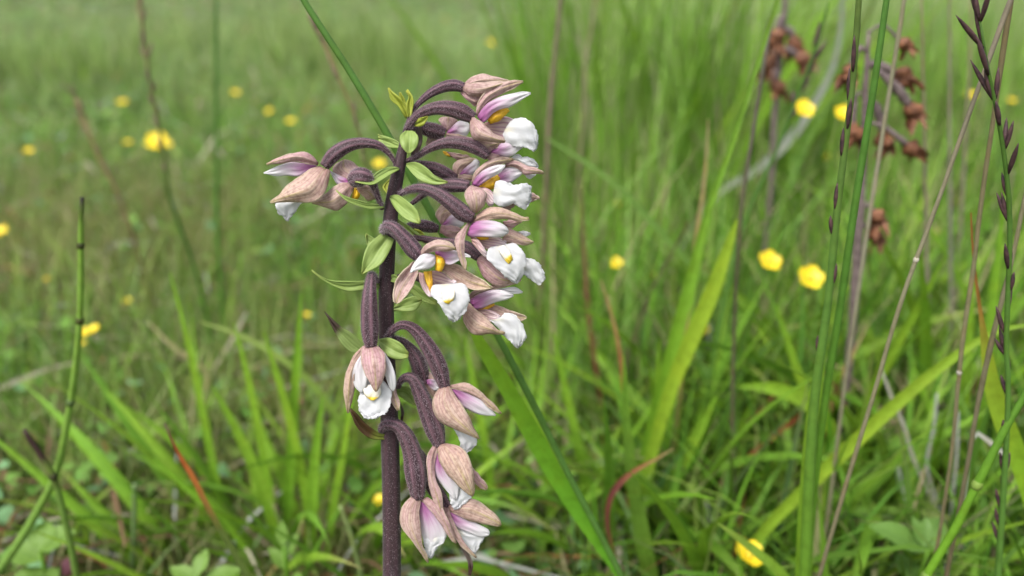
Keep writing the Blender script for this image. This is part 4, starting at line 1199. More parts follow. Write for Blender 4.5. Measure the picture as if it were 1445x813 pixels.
def build_orchid():
    # main stem
    pts = [(578, 166, 6), (574, 182, 9), (569, 205, 12), (565, 228, 16), (559, 258, 19), (553, 290, 20), (549, 330, 20.5), (546, 380, 21), (545, 430, 21.5), (546, 490, 22), (548, 550, 23), (550, 610, 25), (552, 690, 25), (553, 770, 25), (553, 813, 25), (553, 850, 25)]
    P = [opoint(x, y, 0) for x, y, w in pts]
    W = [w * (D0(y)) / F for x, y, w in pts]
    P, W = rooted(P, W)
    V, Fc, uv, ring = tube(P, np.array(W) / 2, 26, 90, 0.02)
    base = ring[0][-1]
    root = empty('orchid', (base[0], base[1], float(ground_z(base[0], base[1]))), 'tall orchid with drooping white and dusty pink flowers on a dark purple stem', 'orchid')
    obj('stem', make_mesh('stem', V, Fc, uv), M['stem'], root)
    hair_mesh('down', ring, 16000, 0.00045, 0.00005, M['hair'], root, 0.0, 1.0)

    # --- top left pair
    f = flower(root, 'flower in profile turned left, top of the stem', 'A', (365, 540))
    ovary(f, 'A', [(745, 545), (720, 500), (690, 460), (640, 425), (560, 413), (480, 430), (410, 475), (362, 535)], [24, 24, 30, 44, 56, 68, 76, 56], [0, -1, -2, -2], 2000)
    SEP(f, 'U', [(605, 200), (560, 150), (500, 110), (420, 97), (320, 118), (200, 165), (110, 210)], [(595, 228), (540, 215), (470, 205), (380, 192), (280, 200), (200, 210), (112, 222)], (-2, -3, -2), 1.2)
    PET(f, 'U', [(590, 232), (500, 215), (420, 200), (340, 195), (240, 225), (150, 265), (82, 298)], [(580, 250), (520, 280), (460, 310), (400, 333), (300, 322), (200, 328), (85, 305)], (-1.5, -1.6, -1.5), 0.6)
    SEP(f, 'U', [(605, 235), (500, 275), (400, 350), (320, 410), (240, 490), (180, 540), (140, 572)], [(720, 275), (700, 400), (660, 510), (590, 570), (480, 580), (320, 575), (150, 590)], (-2.2, -4.2, -3.2), 2.2, tilt=-0.6)
    LIP(f, 'U', [(330, 540), (230, 570), (195, 600), (210, 660), (225, 690), (270, 715), (290, 752)], [(500, 560), (440, 595), (410, 630), (380, 680), (355, 705), (330, 735), (318, 755)], (-1.5, -1.4, -1), 0.8)
    f = flower(root, 'flower seen from behind, beside the left profile flower', 'U', (960, 370))
    ovary(f, 'U', [(1215, 640), (1190, 570), (1150, 460), (1110, 380), (1050, 335), (985, 345), (925, 385)], [50, 52, 60, 90, 150, 180, 120], [-1, -3, -4.5, -3.5], 1700)
    SEP(f, 'U', [(900, 380), (780, 320), (735, 270), (770, 220), (850, 172)], [(970, 330), (1010, 290), (995, 245), (930, 190), (855, 172)], (-1, 0.2, 1), 1.4)
    PET(f, 'U', [(890, 360), (820, 330), (740, 290), (715, 280)], [(890, 400), (850, 430), (780, 400), (715, 290)], (-0.8, -0.8, 0), 0.3)
    SEP(f, 'U', [(890, 390), (790, 410), (700, 470), (640, 530), (560, 575), (545, 590)], [(950, 440), (900, 540), (860, 610), (780, 660), (660, 620), (550, 592)], (-1, -1.5, 0), 1.6)
    SEP(f, 'U', [(980, 440), (1050, 420), (1120, 415), (1150, 480), (1155, 540)], [(975, 450), (1010, 500), (1060, 550), (1100, 560), (1150, 545)], (-1, 0, 1), 0.8)
    petal(f, 'lip', 'column', 'U', [(950, 440), (930, 510), (925, 550), (950, 558)], [(970, 445), (1000, 490), (995, 530), (955, 560)], (-0.8, -0.4, 0), 0.5)

    # --- right hand cluster, from the top
    f = flower(root, 'half open bud at the very top', 'P', (440, 270))
    ovary(f, 'B', [(68, 285), (85, 245), (115, 205), (170, 158), (240, 123), (300, 113), (352, 126)], [22, 24, 30, 42, 54, 60, 50], [0, 0.5, 0.8, 1], 1600)
    SEP(f, 'P', [(430, 290), (500, 335), (560, 365), (640, 370), (720, 345)], [(400, 335), (460, 400), (520, 450), (575, 478), (700, 380)], (1, 1, 1.2), 1.0)
    SEP(f, 'P', [(440, 225), (510, 160), (590, 125), (680, 118), (800, 145), (900, 175), (965, 196)], [(440, 290), (520, 280), (620, 265), (720, 245), (800, 225), (900, 212), (967, 202)], (1, 0.6, 1), 1.2)
    SEP(f, 'P', [(440, 235), (540, 222), (640, 208), (760, 200), (850, 200), (945, 203)], [(425, 300), (500, 350), (580, 370), (660, 365), (750, 330), (950, 215)], (0.5, -0.8, 0.2), 1.5)
    f = flower(root, 'open flower in profile turned right, below the top bud', 'P', (545, 590))
    ovary(f, 'B', [(55, 345), (72, 310), (125, 260), (205, 232), (285, 236), (345, 255), (400, 285)], [34, 38, 50, 66, 82, 86, 58], [0, -1.5, -2, -1.5], 2200)
    SEP(f, 'P', [(575, 580), (590, 470), (640, 370), (720, 290), (850, 225), (1000, 190), (1110, 195)], [(590, 590), (650, 510), (720, 430), (810, 380), (900, 330), (1010, 270), (1112, 212)], (-1.2, -1, -0.6), 0.9)
    PET(f, 'P', [(590, 600), (640, 520), (720, 440), (850, 375), (1000, 335), (1120, 315), (1195, 325)], [(650, 675), (700, 640), (770, 560), (870, 510), (960, 490), (1090, 410), (1195, 345)], (-1.8, -2.4, -2), 0.7)
    column(f, 'P', [(720, 650), (790, 600), (870, 555), (942, 515)], [80, 130, 100, 55], (-0.6, -0.8, -0.8, -1))
    CUP(f, 'P', [(650, 680), (760, 640), (880, 600), (960, 610), (1030, 650)], [(700, 760), (780, 810), (880, 860), (960, 880), (1040, 870)], (-0.2, 0.6, 0.4), -0.9)
    LIP(f, 'P', [(930, 700), (970, 655), (1030, 620), (1110, 612), (1200, 660), (1258, 750), (1282, 850), (1265, 930)], [(880, 800), (920, 890), (980, 930), (1060, 945), (1120, 945), (1180, 970), (1230, 990), (1262, 960)], (-0.6, -2, -1), 1.0)
    SEP(f, 'Q', [(530, 100), (600, 120), (720, 150), (860, 175)], [(560, 160), (620, 220), (680, 255), (730, 240), (850, 185)], (-0.5, -1.6, -1), 0.9)
    SEP(f, 'P', [(540, 595), (620, 650), (700, 720), (780, 790), (840, 835), (908, 870)], [(512, 640), (508, 740), (540, 840), (610, 868), (760, 885), (902, 892)], (-2, -4.2, -3.6), 1.9, tilt=0.5)
    # behind it
    f = flower(root, 'half hidden flower behind the upper stalks', 'Q', (235, 90))
    ovary(f, 'B', [(60, 350), (95, 330), (145, 338), (200, 352), (248, 365)], [30, 42, 74, 88, 70], [2, 3.5, 4.5, 5], 1300)
    SEP(f, 'P', [(240, 765), (190, 700), (150, 640), (190, 605), (260, 610)], [(250, 770), (320, 715), (370, 655), (330, 615), (265, 608)], (5, 5.6, 6), 0.7)
    PET(f, 'P', [(240, 780), (320, 700), (380, 650), (460, 650), (505, 690)], [(250, 800), (350, 810), (420, 822), (465, 820), (503, 760)], (4.6, 4.6, 5), 0.7)
    SEP(f, 'Q', [(230, 65), (350, 75), (450, 95), (560, 130)], [(235, 125), (330, 160), (450, 175), (555, 165)], (4.4, 4, 4.4), 0.8)
    SEP(f, 'Q', [(160, 120), (90, 105), (30, 120), (8, 185)], [(170, 165), (110, 165), (60, 195), (15, 205)], (5, 5, 5.4), 0.5)
    SEP(f, 'Q', [(240, 270), (330, 290), (420, 300), (510, 330)], [(290, 325), (360, 365), (420, 380), (500, 350)], (4.6, 4.4, 4.6), 0.5)
    petal(f, 'lip', 'column', 'Q', [(200, 270), (240, 278), (295, 325)], [(208, 290), (240, 315), (288, 335)], (4.8, 4.6, 4.8), 0.3)
    f = flower(root, 'flower on a long arched stalk, its pink petal hidden below the open one', 'Q', (705, 290))
    ovary(f, 'B', [(52, 505), (105, 485), (165, 445), (240, 416), (320, 412), (400, 432), (476, 480)], [24, 28, 40, 56, 70, 76, 54], [0, -2, -2.6, -2], 2100)
    SEP(f, 'Q', [(690, 260), (720, 230), (780, 200), (845, 180)], [(720, 280), (770, 255), (810, 225), (850, 190)], (-1.6, -1.6, -1.2), 0.4)
    PET(f, 'Q', [(740, 270), (800, 220), (880, 170), (980, 146), (1060, 180), (1117, 210)], [(745, 290), (830, 312), (920, 338), (1000, 312), (1060, 262), (1112, 222)], (-1.4, -1.4, -0.6), 0.8)
    SEP(f, 'Q', [(715, 280), (800, 288), (900, 325), (960, 340)], [(690, 355), (760, 380), (860, 365), (955, 348)], (-1.6, -1.2, -0.8), 0.6)
    LIP(f, 'Q', [(970, 345), (1040, 300), (1100, 330), (1180, 335), (1250, 380), (1278, 440)], [(990, 400), (1060, 430), (1100, 450), (1160, 470), (1230, 470), (1272, 455)], (0, 0, 0.6), 0.5)
    SEP(f, 'Q', [(905, 420), (960, 378), (1040, 378), (1140, 425), (1260, 458), (1347, 510)], [(905, 450), (1000, 450), (1090, 490), (1120, 535), (1240, 528), (1345, 520)], (-0.6, -0.9, -0.4), 1.0)
    PET(f, 'Q', [(1120, 530), (1200, 535), (1258, 530)], [(1150, 565), (1190, 582), (1252, 542)], (0.4, 0.6, 0.6), 0.2, mat='white')
    f = flower(root, 'flower of fat dark stalk tucked between two arched stalks', 'Q', (375, 550))
    ovary(f, 'B', [(40, 520), (85, 520), (135, 530), (200, 545), (260, 575), (312, 600)], [26, 34, 52, 68, 70, 48], [1, 3, 3.6, 3.5], 1600)
    SEP(f, 'Q', [(330, 530), (315, 440), (345, 380), (450, 355), (560, 345), (620, 390)], [(390, 545), (430, 500), (500, 440), (560, 400), (600, 390), (622, 400)], (3.6, 3.6, 4), 0.9)
    PET(f, 'Q', [(390, 530), (440, 470), (520, 400), (570, 360), (612, 385)], [(400, 538), (480, 545), (540, 530), (590, 500), (618, 410)], (3.2, 2.9, 3.2), 0.6)
    SEP(f, 'Q', [(370, 535), (450, 535), (545, 540), (590, 545)], [(375, 585), (450, 608), (540, 612), (588, 555)], (3, 2.6, 2.8), 0.6)
    # middle right
    f = flower(root, 'open flower with orange heart and frilled white lip, upper right', 'Q', (520, 650))
    ovary(f, 'B', [(70, 735), (110, 705), (150, 672), (215, 642), (300, 634), (378, 640)], [24, 28, 40, 60, 74, 56], [1.5, 1, 0, -1], 1600)
    SEP(f, 'Q', [(525, 640), (545, 550), (600, 460), (700, 380), (820, 343), (920, 338), (1002, 350)], [(540, 632), (600, 560), (680, 490), (770, 440), (860, 412), (920, 402), (998, 366)], (-1.2, -1.8, -1.2), 0.9)
    PET(f, 'Q', [(530, 650), (570, 570), (640, 500), (720, 455), (820, 425), (907, 422)], [(600, 672), (660, 625), (740, 572), (800, 542), (860, 502), (907, 436)], (-2, -2.8, -2.4), 0.7)
    PET(f, 'Q', [(800, 590), (840, 520), (900, 460), (980, 443), (1060, 455), (1120, 490)], [(820, 605), (900, 612), (960, 622), (1020, 588), (1080, 545), (1117, 505)], (-0.6, -0.4, -0.4), 0.6)
    column(f, 'Q', [(610, 690), (680, 660), (770, 610), (830, 550)], [60, 120, 140, 60], (-1, -0.8, -0.6, -0.8))
    CUP(f, 'Q', [(600, 670), (700, 690), (760, 730), (790, 800)], [(620, 720), (680, 820), (720, 890), (770, 880)], (-1.4, -2, -2), 0.6)
    LIP(f, 'Q', [(800, 690), (800, 620), (870, 598), (960, 632), (1050, 650), (1130, 628), (1192, 680), (1198, 780)], [(765, 740), (770, 830), (850, 895), (950, 880), (1010, 868), (1060, 895), (1130, 928), (1190, 830)], (-1.6, -3, -1.6), 1.1, frill=0.42)
    SEP(f, 'R', [(1150, 110), (1188, 35), (1222, 20), (1298, 74)], [(1155, 135), (1200, 120), (1240, 104), (1296, 86)], (-0.4, -0.4, 0), 0.4)
    SEP(f, 'R', [(860, 185), (920, 155), (990, 122), (1024, 138)], [(870, 198), (950, 215), (1000, 175), (1024, 146)], (-0.2, 0, 0), 0.3)
    SEP(f, 'Q', [(525, 655), (470, 700), (448, 790), (475, 860), (540, 955), (575, 968)], [(530, 658), (610, 685), (690, 740), (694, 810), (655, 900), (585, 968)], (-2.4, -5, -3.6), 1.6)
    f = flower(root, 'broad open flower with a narrow sepal drooping to the left', 'R', (500, 330))
    ovary(f, 'B', [(-10, 700), (25, 675), (75, 655), (135, 650), (210, 675), (285, 728), (345, 778), (398, 806)], [24, 28, 38, 52, 66, 78, 88, 60], [0, -3, -4.4, -4], 2300)
    SEP(f, 'R', [(880, 345), (960, 320), (1060, 325), (1105, 335)], [(885, 370), (940, 412), (985, 415), (1098, 345)], (-2.2, -2, -2), 0.4)
    SEP(f, 'R', [(520, 340), (600, 258), (700, 193), (800, 173), (900, 203), (1020, 248), (1100, 290), (1168, 293)], [(530, 360), (640, 335), (760, 324), (860, 314), (960, 314), (1060, 334), (1120, 340), (1182, 328)], (-3.6, -4.8, -3.6), 1.3, tilt=-0.6)
    PET(f, 'R', [(520, 365), (600, 338), (720, 330), (830, 350), (915, 398), (948, 450)], [(472, 492), (520, 518), (620, 513), (740, 518), (860, 518), (942, 472)], (-4, -5.4, -4.4), 1.0)
    SEP(f, 'R', [(490, 350), (420, 425), (360, 490), (340, 590), (360, 700), (400, 810), (455, 893)], [(508, 362), (475, 440), (448, 530), (442, 620), (450, 720), (468, 800), (462, 893)], (-4, -5.6, -6.4), 0.8)
    SEP(f, 'R', [(890, 500), (930, 405), (1020, 448), (1120, 508), (1228, 570)], [(870, 550), (960, 592), (1060, 604), (1160, 608), (1224, 582)], (-2.6, -2, -1.4), 0.9)
    PET(f, 'R', [(1050, 462), (1120, 448), (1192, 475)], [(1070, 480), (1140, 512), (1190, 490)], (-1.4, -1.2, -1), 0.3, mat='white')
    CUP(f, 'R', [(600, 510), (700, 505), (820, 515), (920, 570)], [(590, 560), (640, 630), (780, 670), (920, 640)], (-2.6, -2.4, -2.8), -0.5)
    CUP(f, 'R', [(515, 515), (590, 535), (655, 620), (695, 690)], [(535, 590), (600, 665), (650, 722), (692, 750)], (-3.6, -4.2, -4), 0.5)
    column(f, 'R', [(590, 520), (650, 522), (720, 525)], [40, 60, 40], (-3.4, -3.6, -3.6))
    LIP(f, 'D', [(440, 285), (402, 303), (396, 350), (440, 395), (480, 435), (515, 465), (548, 478)], [(490, 280), (540, 272), (580, 308), (600, 352), (592, 402), (582, 442), (556, 478)], (-3.2, -4.4, -3.4), 0.9, frill=0.4)
    petal(f, 'callus', 'callus', 'D', [(450, 290), (478, 345), (510, 380)], [(485, 280), (515, 318), (530, 355)], (-4.0, -5.0, -4.9), 0.35)
    f = flower(root, 'flower hidden behind the broad open one, lip showing', 'D', (350, 345))
    ovary(f, 'D', [(-130, 220), (20, 240), (150, 265), (230, 275), (300, 300), (355, 345)], [28, 34, 48, 62, 72, 50], [1, 1.8, 1, 0], 900)
    SEP(f, 'D', [(345, 345), (380, 335), (440, 380), (490, 430), (525, 462)], [(345, 375), (370, 435), (420, 485), (470, 496), (520, 474)], (-0.2, -1.2, -0.6), 1.3)
    SEP(f, 'D', [(390, 500), (460, 478), (520, 465), (574, 453)], [(420, 514), (480, 500), (540, 484), (575, 462)], (-0.4, -0.6, -0.2), 0.4)
    LIP(f, 'D', [(570, 395), (580, 362), (612, 348), (662, 370), (692, 420), (697, 450)], [(565, 425), (600, 442), (640, 472), (670, 490), (690, 467), (698, 455)], (-0.6, -1.2, -0.6), 0.6)
    # pale flower seen between stalks (left of the broad one)
    f = flower(root, 'dusty flower glimpsed behind the leaning rush', 'R', (60, 420))
    ovary(f, 'R', [(-330, 480), (-180, 400), (-60, 390), (40, 400), (140, 425)], [50, 90, 140, 150, 100], [2, 5, 7, 8], 700)
    SEP(f, 'R', [(180, 375), (120, 270), (140, 200), (200, 150), (300, 210)], [(190, 380), (240, 320), (290, 280), (320, 260), (330, 240)], (8, 8.2, 8.6), 0.6)
    PET(f, 'R', [(185, 385), (250, 310), (310, 260), (370, 270), (440, 340)], [(190, 390), (280, 392), (340, 402), (400, 408), (440, 370)], (7.8, 7.6, 8), 0.6)
    SEP(f, 'R', [(180, 385), (280, 388), (380, 405), (460, 440)], [(160, 470), (260, 520), (370, 525), (458, 480)], (7.6, 7.2, 7.4), 0.8)
    # facing flower
    f = flower(root, 'flower facing outward with orange heart and frilled white lip, right of the stem', 'S', (420, 350))
    ovary(f, 'C', [(405, 135), (425, 112), (465, 118), (515, 168), (565, 228), (603, 270)], [34, 50, 62, 78, 88, 66], [-1.5, -4.5, -5, -5], 2200)
    SEP(f, 'S', [(690, 430), (800, 422), (900, 458), (1000, 528), (1120, 598), (1243, 685)], [(670, 500), (760, 575), (860, 655), (980, 706), (1120, 714), (1237, 697)], (-4, -4, -4.6), -0.9)
    CUP(f, 'S', [(540, 500), (650, 505), (740, 555), (840, 620)], [(560, 640), (600, 700), (700, 700), (810, 680)], (-4, -3.6, -4.2), -0.6)
    CUP(f, 'S', [(395, 510), (425, 640), (480, 745), (530, 795)], [(480, 530), (500, 640), (545, 735), (565, 790)], (-5, -5.2, -5.6), 0.4)
    petal(f, 'nectar_patch', 'column', 'S', [(465, 510), (490, 620), (550, 750)], [(555, 500), (565, 640), (563, 750)], (-5.4, -5.6, -6), 0.3)
    column(f, 'S', [(590, 340), (640, 390), (645, 440), (635, 500)], [60, 110, 100, 70], (-5, -5.4, -5.6, -5.6))
    PET(f, 'S', [(590, 285), (680, 268), (780, 262), (880, 288), (950, 308), (998, 335)], [(610, 335), (700, 405), (760, 430), (850, 392), (920, 348), (995, 347)], (-5, -5.6, -6), -0.4)
    SEP(f, 'S', [(405, 330), (465, 232), (540, 170), (620, 148), (720, 163), (790, 198), (828, 240)], [(420, 350), (510, 305), (600, 282), (680, 274), (750, 272), (790, 268), (824, 260)], (-5.2, -7, -7), 1.2)
    PET(f, 'S', [(590, 325), (520, 303), (440, 318), (370, 390), (330, 460), (310, 522)], [(597, 350), (592, 425), (540, 470), (460, 488), (390, 493), (320, 524)], (-6, -7.4, -8), 0.8, mat='white')
    SEP(f, 'S', [(350, 390), (280, 450), (200, 540), (140, 640), (118, 740), (125, 850), (148, 868)], [(400, 500), (390, 560), (350, 650), (300, 740), (250, 805), (200, 850), (156, 870)], (-5, -6.4, -7), -1.2)
    LIP(f, 'T', [(110, 15), (68, 40), (66, 130), (140, 205), (200, 305), (260, 395), (320, 438)], [(330, 0), (440, 5), (485, 80), (503, 160), (488, 245), (452, 325), (385, 405)], (-5.4, -7.4, -6.6), 1.1, frill=0.42)
    petal(f, 'callus', 'callus', 'T', [(160, 60), (200, 150), (205, 200), (258, 230)], [(310, 10), (335, 100), (325, 175), (272, 230)], (-6.4, -7.9, -7.9), 0.35)
    # lower right of the cluster
    f = flower(root, 'flower in profile, lowest of the upper right cluster', 'T', (490, 215))
    ovary(f, 'X', [(552, 396), (575, 388), (605, 398), (635, 413), (663, 428)], [8, 9, 14, 18, 14], [1, 2, 1.5, 0.5], 900)
    SEP(f, 'T', [(490, 140), (560, 80), (680, 60), (765, 45)], [(500, 205), (540, 160), (640, 105), (760, 70)], (0, -0.4, 0), 0.5)
    PET(f, 'T', [(770, 70), (900, 53), (1020, 43), (1108, 95)], [(780, 85), (900, 95), (1010, 120), (1102, 107)], (0.2, 0.3, 0.6), 0.4, mat='white')
    PET(f, 'T', [(498, 195), (560, 150), (650, 105), (780, 73), (900, 83), (1002, 130)], [(555, 295), (640, 284), (740, 234), (830, 204), (920, 184), (1000, 146)], (-0.6, -1.4, -1), 0.8)
    column(f, 'T', [(610, 292), (690, 272), (785, 238)], [24, 50, 24], (0, 0, 0))
    SEP(f, 'T', [(700, 285), (780, 242), (880, 276), (1000, 316), (1080, 346), (1152, 385)], [(720, 310), (830, 360), (900, 385), (1000, 392), (1070, 430), (1147, 394)], (0.4, 0.3, 0), -0.5)
    CUP(f, 'T', [(580, 298), (700, 296), (780, 318), (850, 370)], [(630, 355), (700, 420), (760, 440), (840, 420)], (0, -0.2, -0.4), -0.4)
    LIP(f, 'T', [(790, 415), (860, 378), (910, 337), (1000, 348), (1080, 428), (1132, 540), (1138, 630), (1075, 705)], [(730, 410), (830, 510), (880, 585), (930, 625), (980, 675), (1010, 705), (1030, 725), (1050, 733)], (-0.6, -1.8, -1), 0.8, frill=0.4)
    SEP(f, 'T', [(490, 212), (560, 280), (640, 350), (720, 420), (820, 518), (905, 555)], [(428, 370), (438, 450), (510, 545), (570, 580), (740, 574), (898, 578)], (-1, -3.2, -2.6), 1.9)
    # --- lower flowers
    f = flower(root, 'hanging bell of a flower facing forward, left of the stem', 'E', (268, 250))
    ovary(f, 'C', [(392, 408), (372, 385), (350, 362), (343, 400), (338, 470), (337, 560), (340, 660), (345, 735)], [20, 26, 40, 58, 78, 92, 92, 64], [0, -3.5, -5.5, -6], 2600)
    SEP(f, 'E', [(220, 252), (160, 320), (120, 420), (108, 520), (113, 600), (130, 654)], [(240, 262), (205, 330), (175, 430), (170, 520), (152, 610), (137, 654)], (-5.6, -6.4, -5.6), 0.9)
    SEP(f, 'E', [(345, 280), (375, 430), (385, 540), (395, 590), (430, 640)], [(365, 300), (410, 450), (428, 540), (447, 590), (444, 638)], (-5.2, -4.8, -4.8), 0.6)
    PET(f, 'E', [(215, 290), (172, 360), (158, 430), (175, 495), (210, 533)], [(240, 300), (235, 370), (250, 430), (243, 490), (222, 534)], (-6, -6.8, -6.6), 0.5, mat='white')
    PET(f, 'E', [(330, 285), (340, 370), (358, 430), (380, 492), (402, 523)], [(352, 288), (392, 350), (418, 420), (424, 480), (412, 522)], (-6, -6.6, -6.4), 0.5, mat='white')
    LIP(f, 'E', [(245, 450), (203, 540), (195, 590), (205, 650), (240, 690)], [(340, 450), (392, 515), (393, 580), (372, 645), (300, 688)], (-5.6, -6.4, -7.4), 0.7, frill=0.4)
    petal(f, 'callus', 'callus', 'E', [(225, 480), (232, 540), (272, 578)], [(330, 490), (330, 545), (288, 578)], (-6.4, -7.1, -7.2), 0.35)
    SEP(f, 'E', [(225, 248), (208, 300), (218, 370), (248, 440), (280, 500), (300, 524)], [(312, 248), (358, 300), (362, 380), (346, 450), (326, 500), (305, 525)], (-6.2, -8.2, -8.4), 1.3)
    f = flower(root, 'drooping flower turned right on the high arched stalk', 'E', (715, 490))
    ovary(f, 'E', [(365, 215), (375, 185), (410, 145), (470, 122), (540, 155), (620, 260), (680, 380), (716, 495)], [42, 42, 46, 56, 76, 102, 112, 74], [-1, -2.5, -2.5, -2], 2600)
    SEP(f, 'E', [(745, 488), (830, 473), (900, 498), (980, 568), (1062, 655)], [(755, 505), (830, 522), (920, 566), (990, 624), (1057, 662)], (-2, -2.2, -1.6), 0.6)
    PET(f, 'E', [(750, 500), (830, 512), (910, 552), (980, 612), (1027, 666)], [(765, 520), (805, 595), (860, 634), (930, 664), (1022, 672)], (-1.8, -1.8, -1.4), 0.7)
    LIP(f, 'G', [(590, -10), (635, 60), (650, 115), (666, 152)], [(690, 10), (738, 75), (722, 118), (682, 150)], (-1.4, -1.6, -1.2), 0.5)
    SEP(f, 'E', [(690, 498), (648, 560), (648, 640), (700, 712), (800, 762), (922, 812)], [(745, 493), (792, 560), (842, 640), (872, 690), (902, 760), (928, 810)], (-2.4, -4.6, -3.6), 1.9)
    f = flower(root, 'flower mostly hidden behind the arched stalks, lower stem', 'E', (590, 470))
    ovary(f, 'E', [(400, 205), (430, 205), (480, 238), (540, 315), (572, 400), (592, 475)], [30, 36, 60, 96, 104, 70], [0, 2, 2.5, 2.5], 1700)
    SEP(f, 'E', [(590, 460), (600, 405), (640, 412), (690, 470), (720, 500)], [(590, 480), (630, 540), (660, 570), (690, 540), (722, 510)], (2.6, 2.4, 2.6), 0.6)
    PET(f, 'E', [(605, 452), (650, 452), (690, 480)], [(612, 478), (655, 520), (690, 505)], (1.6, 1.4, 1.6), 0.4)
    f = flower(root, 'hanging flower with a broad back sepal, second from lowest', 'G', (530, 108))
    ovary(f, 'E', [(435, 500), (448, 465), (485, 438), (530, 455), (575, 545), (622, 660), (660, 760), (686, 850)], [38, 42, 56, 74, 96, 118, 122, 74], [-1, -2, -2, -2], 2600)
    SEP(f, 'G', [(690, 210), (740, 258), (788, 320), (790, 346)], [(690, 245), (700, 285), (740, 328), (785, 349)], (-1.4, -1.4, -1), 0.4)
    PET(f, 'G', [(650, 140), (690, 175), (708, 215)], [(680, 200), (690, 222), (706, 226)], (-1.8, -1.6, -1.4), 0.2)
    PET(f, 'G', [(512, 130), (506, 240), (540, 312), (590, 372), (618, 402)], [(535, 170), (585, 250), (632, 310), (640, 350), (630, 400)], (-2.4, -2.8, -2.8), 0.6)
    LIP(f, 'G', [(585, 350), (595, 420), (613, 452)], [(650, 320), (708, 372), (692, 405), (634, 450)], (-2, -2.2, -2.2), 0.4)
    SEP(f, 'G', [(500, 108), (468, 170), (468, 260), (488, 360), (520, 442), (544, 490)], [(528, 115), (512, 190), (514, 280), (542, 360), (555, 430), (550, 490)], (-2.4, -3.6, -3.6), 0.8)
    SEP(f, 'G', [(522, 108), (530, 180), (570, 252), (630, 322), (690, 372), (712, 384)], [(575, 98), (655, 120), (704, 200), (722, 280), (724, 340), (717, 384)], (-2.6, -5, -4.8), 1.7)
    f = flower(root, 'lowest flower, beside the stem, hanging straight down', 'G', (420, 395))
    ovary(f, 'G', [(222, 30), (235, 5), (265, -8), (315, 8), (360, 70), (388, 150), (408, 260), (420, 392)], [46, 50, 60, 74, 92, 106, 124, 72], [-1.5, -3, -3, -3], 2600)
    PET(f, 'G', [(428, 405), (428, 500), (438, 580), (452, 640), (470, 668)], [(450, 420), (515, 490), (565, 560), (568, 612), (500, 670)], (-3, -3, -3), 0.5)
    LIP(f, 'G', [(445, 590), (455, 655), (468, 705), (488, 714)], [(562, 585), (560, 630), (525, 655), (497, 714)], (-2.8, -3.2, -2.8), 0.4)
    SEP(f, 'G', [(430, 398), (480, 450), (520, 502), (560, 562), (600, 622), (622, 637)], [(472, 388), (535, 430), (584, 510), (604, 570), (618, 610), (626, 634)], (-3, -4, -3.4), 0.8)
    SEP(f, 'G', [(385, 383), (338, 430), (320, 500), (340, 562), (400, 642), (470, 740)], [(436, 398), (428, 480), (434, 560), (444, 640), (468, 700), (475, 740)], (-3.4, -5, -4.4), 1.3)
    f = flower(root, 'lowest flower turned right, beneath the broad sepalled one', 'G', (580, 445))
    ovary(f, 'G', [(330, 90), (400, 130), (450, 200), (490, 310), (540, 390), (582, 445)], [40, 50, 70, 84, 80, 50], [0, 1, 0.5, 0], 1300)
    LIP(f, 'G', [(640, 550), (700, 575), (775, 588), (765, 625), (732, 682)], [(615, 565), (635, 620), (680, 662), (710, 684), (726, 692)], (0.2, 0, 0.2), 0.4)
    PET(f, 'G', [(578, 445), (640, 488), (720, 522), (792, 558), (806, 580)], [(582, 480), (620, 545), (690, 575), (760, 604), (802, 592)], (-0.2, -0.6, -0.4), 0.6)
    SEP(f, 'G', [(578, 440), (640, 408), (710, 396), (792, 440), (852, 500), (868, 535)], [(590, 465), (655, 496), (730, 524), (800, 538), (864, 544)], (-0.6, -1.6, -1), 1.1)
    SEP(f, 'G', [(556, 440), (556, 490), (598, 572), (660, 662), (732, 714)], [(585, 450), (615, 530), (655, 610), (694, 662), (737, 710)], (-1, -1.8, -1.4), 0.7)

    # --- bracts
    BRA(root, 'H', [(440, 262), (403, 300), (410, 360), (440, 400), (460, 414)], [(490, 262), (527, 300), (522, 360), (490, 400), (466, 414)], (-1.5, -3.4, -3.4), 0.5)
    BRA(root, 'H', [(398, 510), (330, 505), (260, 533), (200, 578), (98, 600)], [(398, 522), (350, 550), (280, 595), (210, 626), (103, 606)], (-1.4, -4.6, -5.6), 0.7, tilt=-1.2)
    BRA(root, 'U', [(1235, 600), (1100, 588), (960, 553), (850, 516), (773, 462)], [(1235, 632), (1100, 645), (980, 614), (870, 562), (778, 470)], (-1.4, -5, -5.4), 0.6, tilt=-0.8)
    BRA(root, 'H', [(448, 482), (510, 472), (580, 508), (650, 574), (727, 605)], [(446, 497), (500, 565), (560, 606), (640, 625), (724, 614)], (-1.2, -4, -4.6), 0.7)
    BRA(root, 'X', [(551, 276), (561, 275), (574, 283), (588, 296), (594, 313)], [(550, 280), (556, 292), (567, 305), (580, 313), (592, 316)], (-1.4, -5.6, -6.6), 0.7)
    BRA(root, 'C', [(405, 142), (335, 200), (305, 270), (295, 357)], [(467, 178), (442, 240), (392, 312), (299, 359)], (-1.6, -4, -4.4), 0.9)
    BRA(root, 'C', [(400, 405), (320, 393), (240, 395), (150, 393), (90, 373), (36, 336)], [(400, 430), (320, 436), (230, 448), (150, 420), (95, 388), (40, 344)], (-0.6, -3, -4), 0.6)
    BRA(root, 'C', [(330, 745), (250, 668), (190, 633), (140, 590), (103, 553)], [(300, 775), (250, 768), (205, 735), (168, 680), (108, 560)], (-1, -2.4, -2.6), 0.6, mat='bract_dark')
    BRA(root, 'C', [(388, 698), (440, 690), (500, 718), (543, 768)], [(383, 712), (415, 772), (478, 804), (540, 792)], (-2, -4.6, -4.4), 0.7)
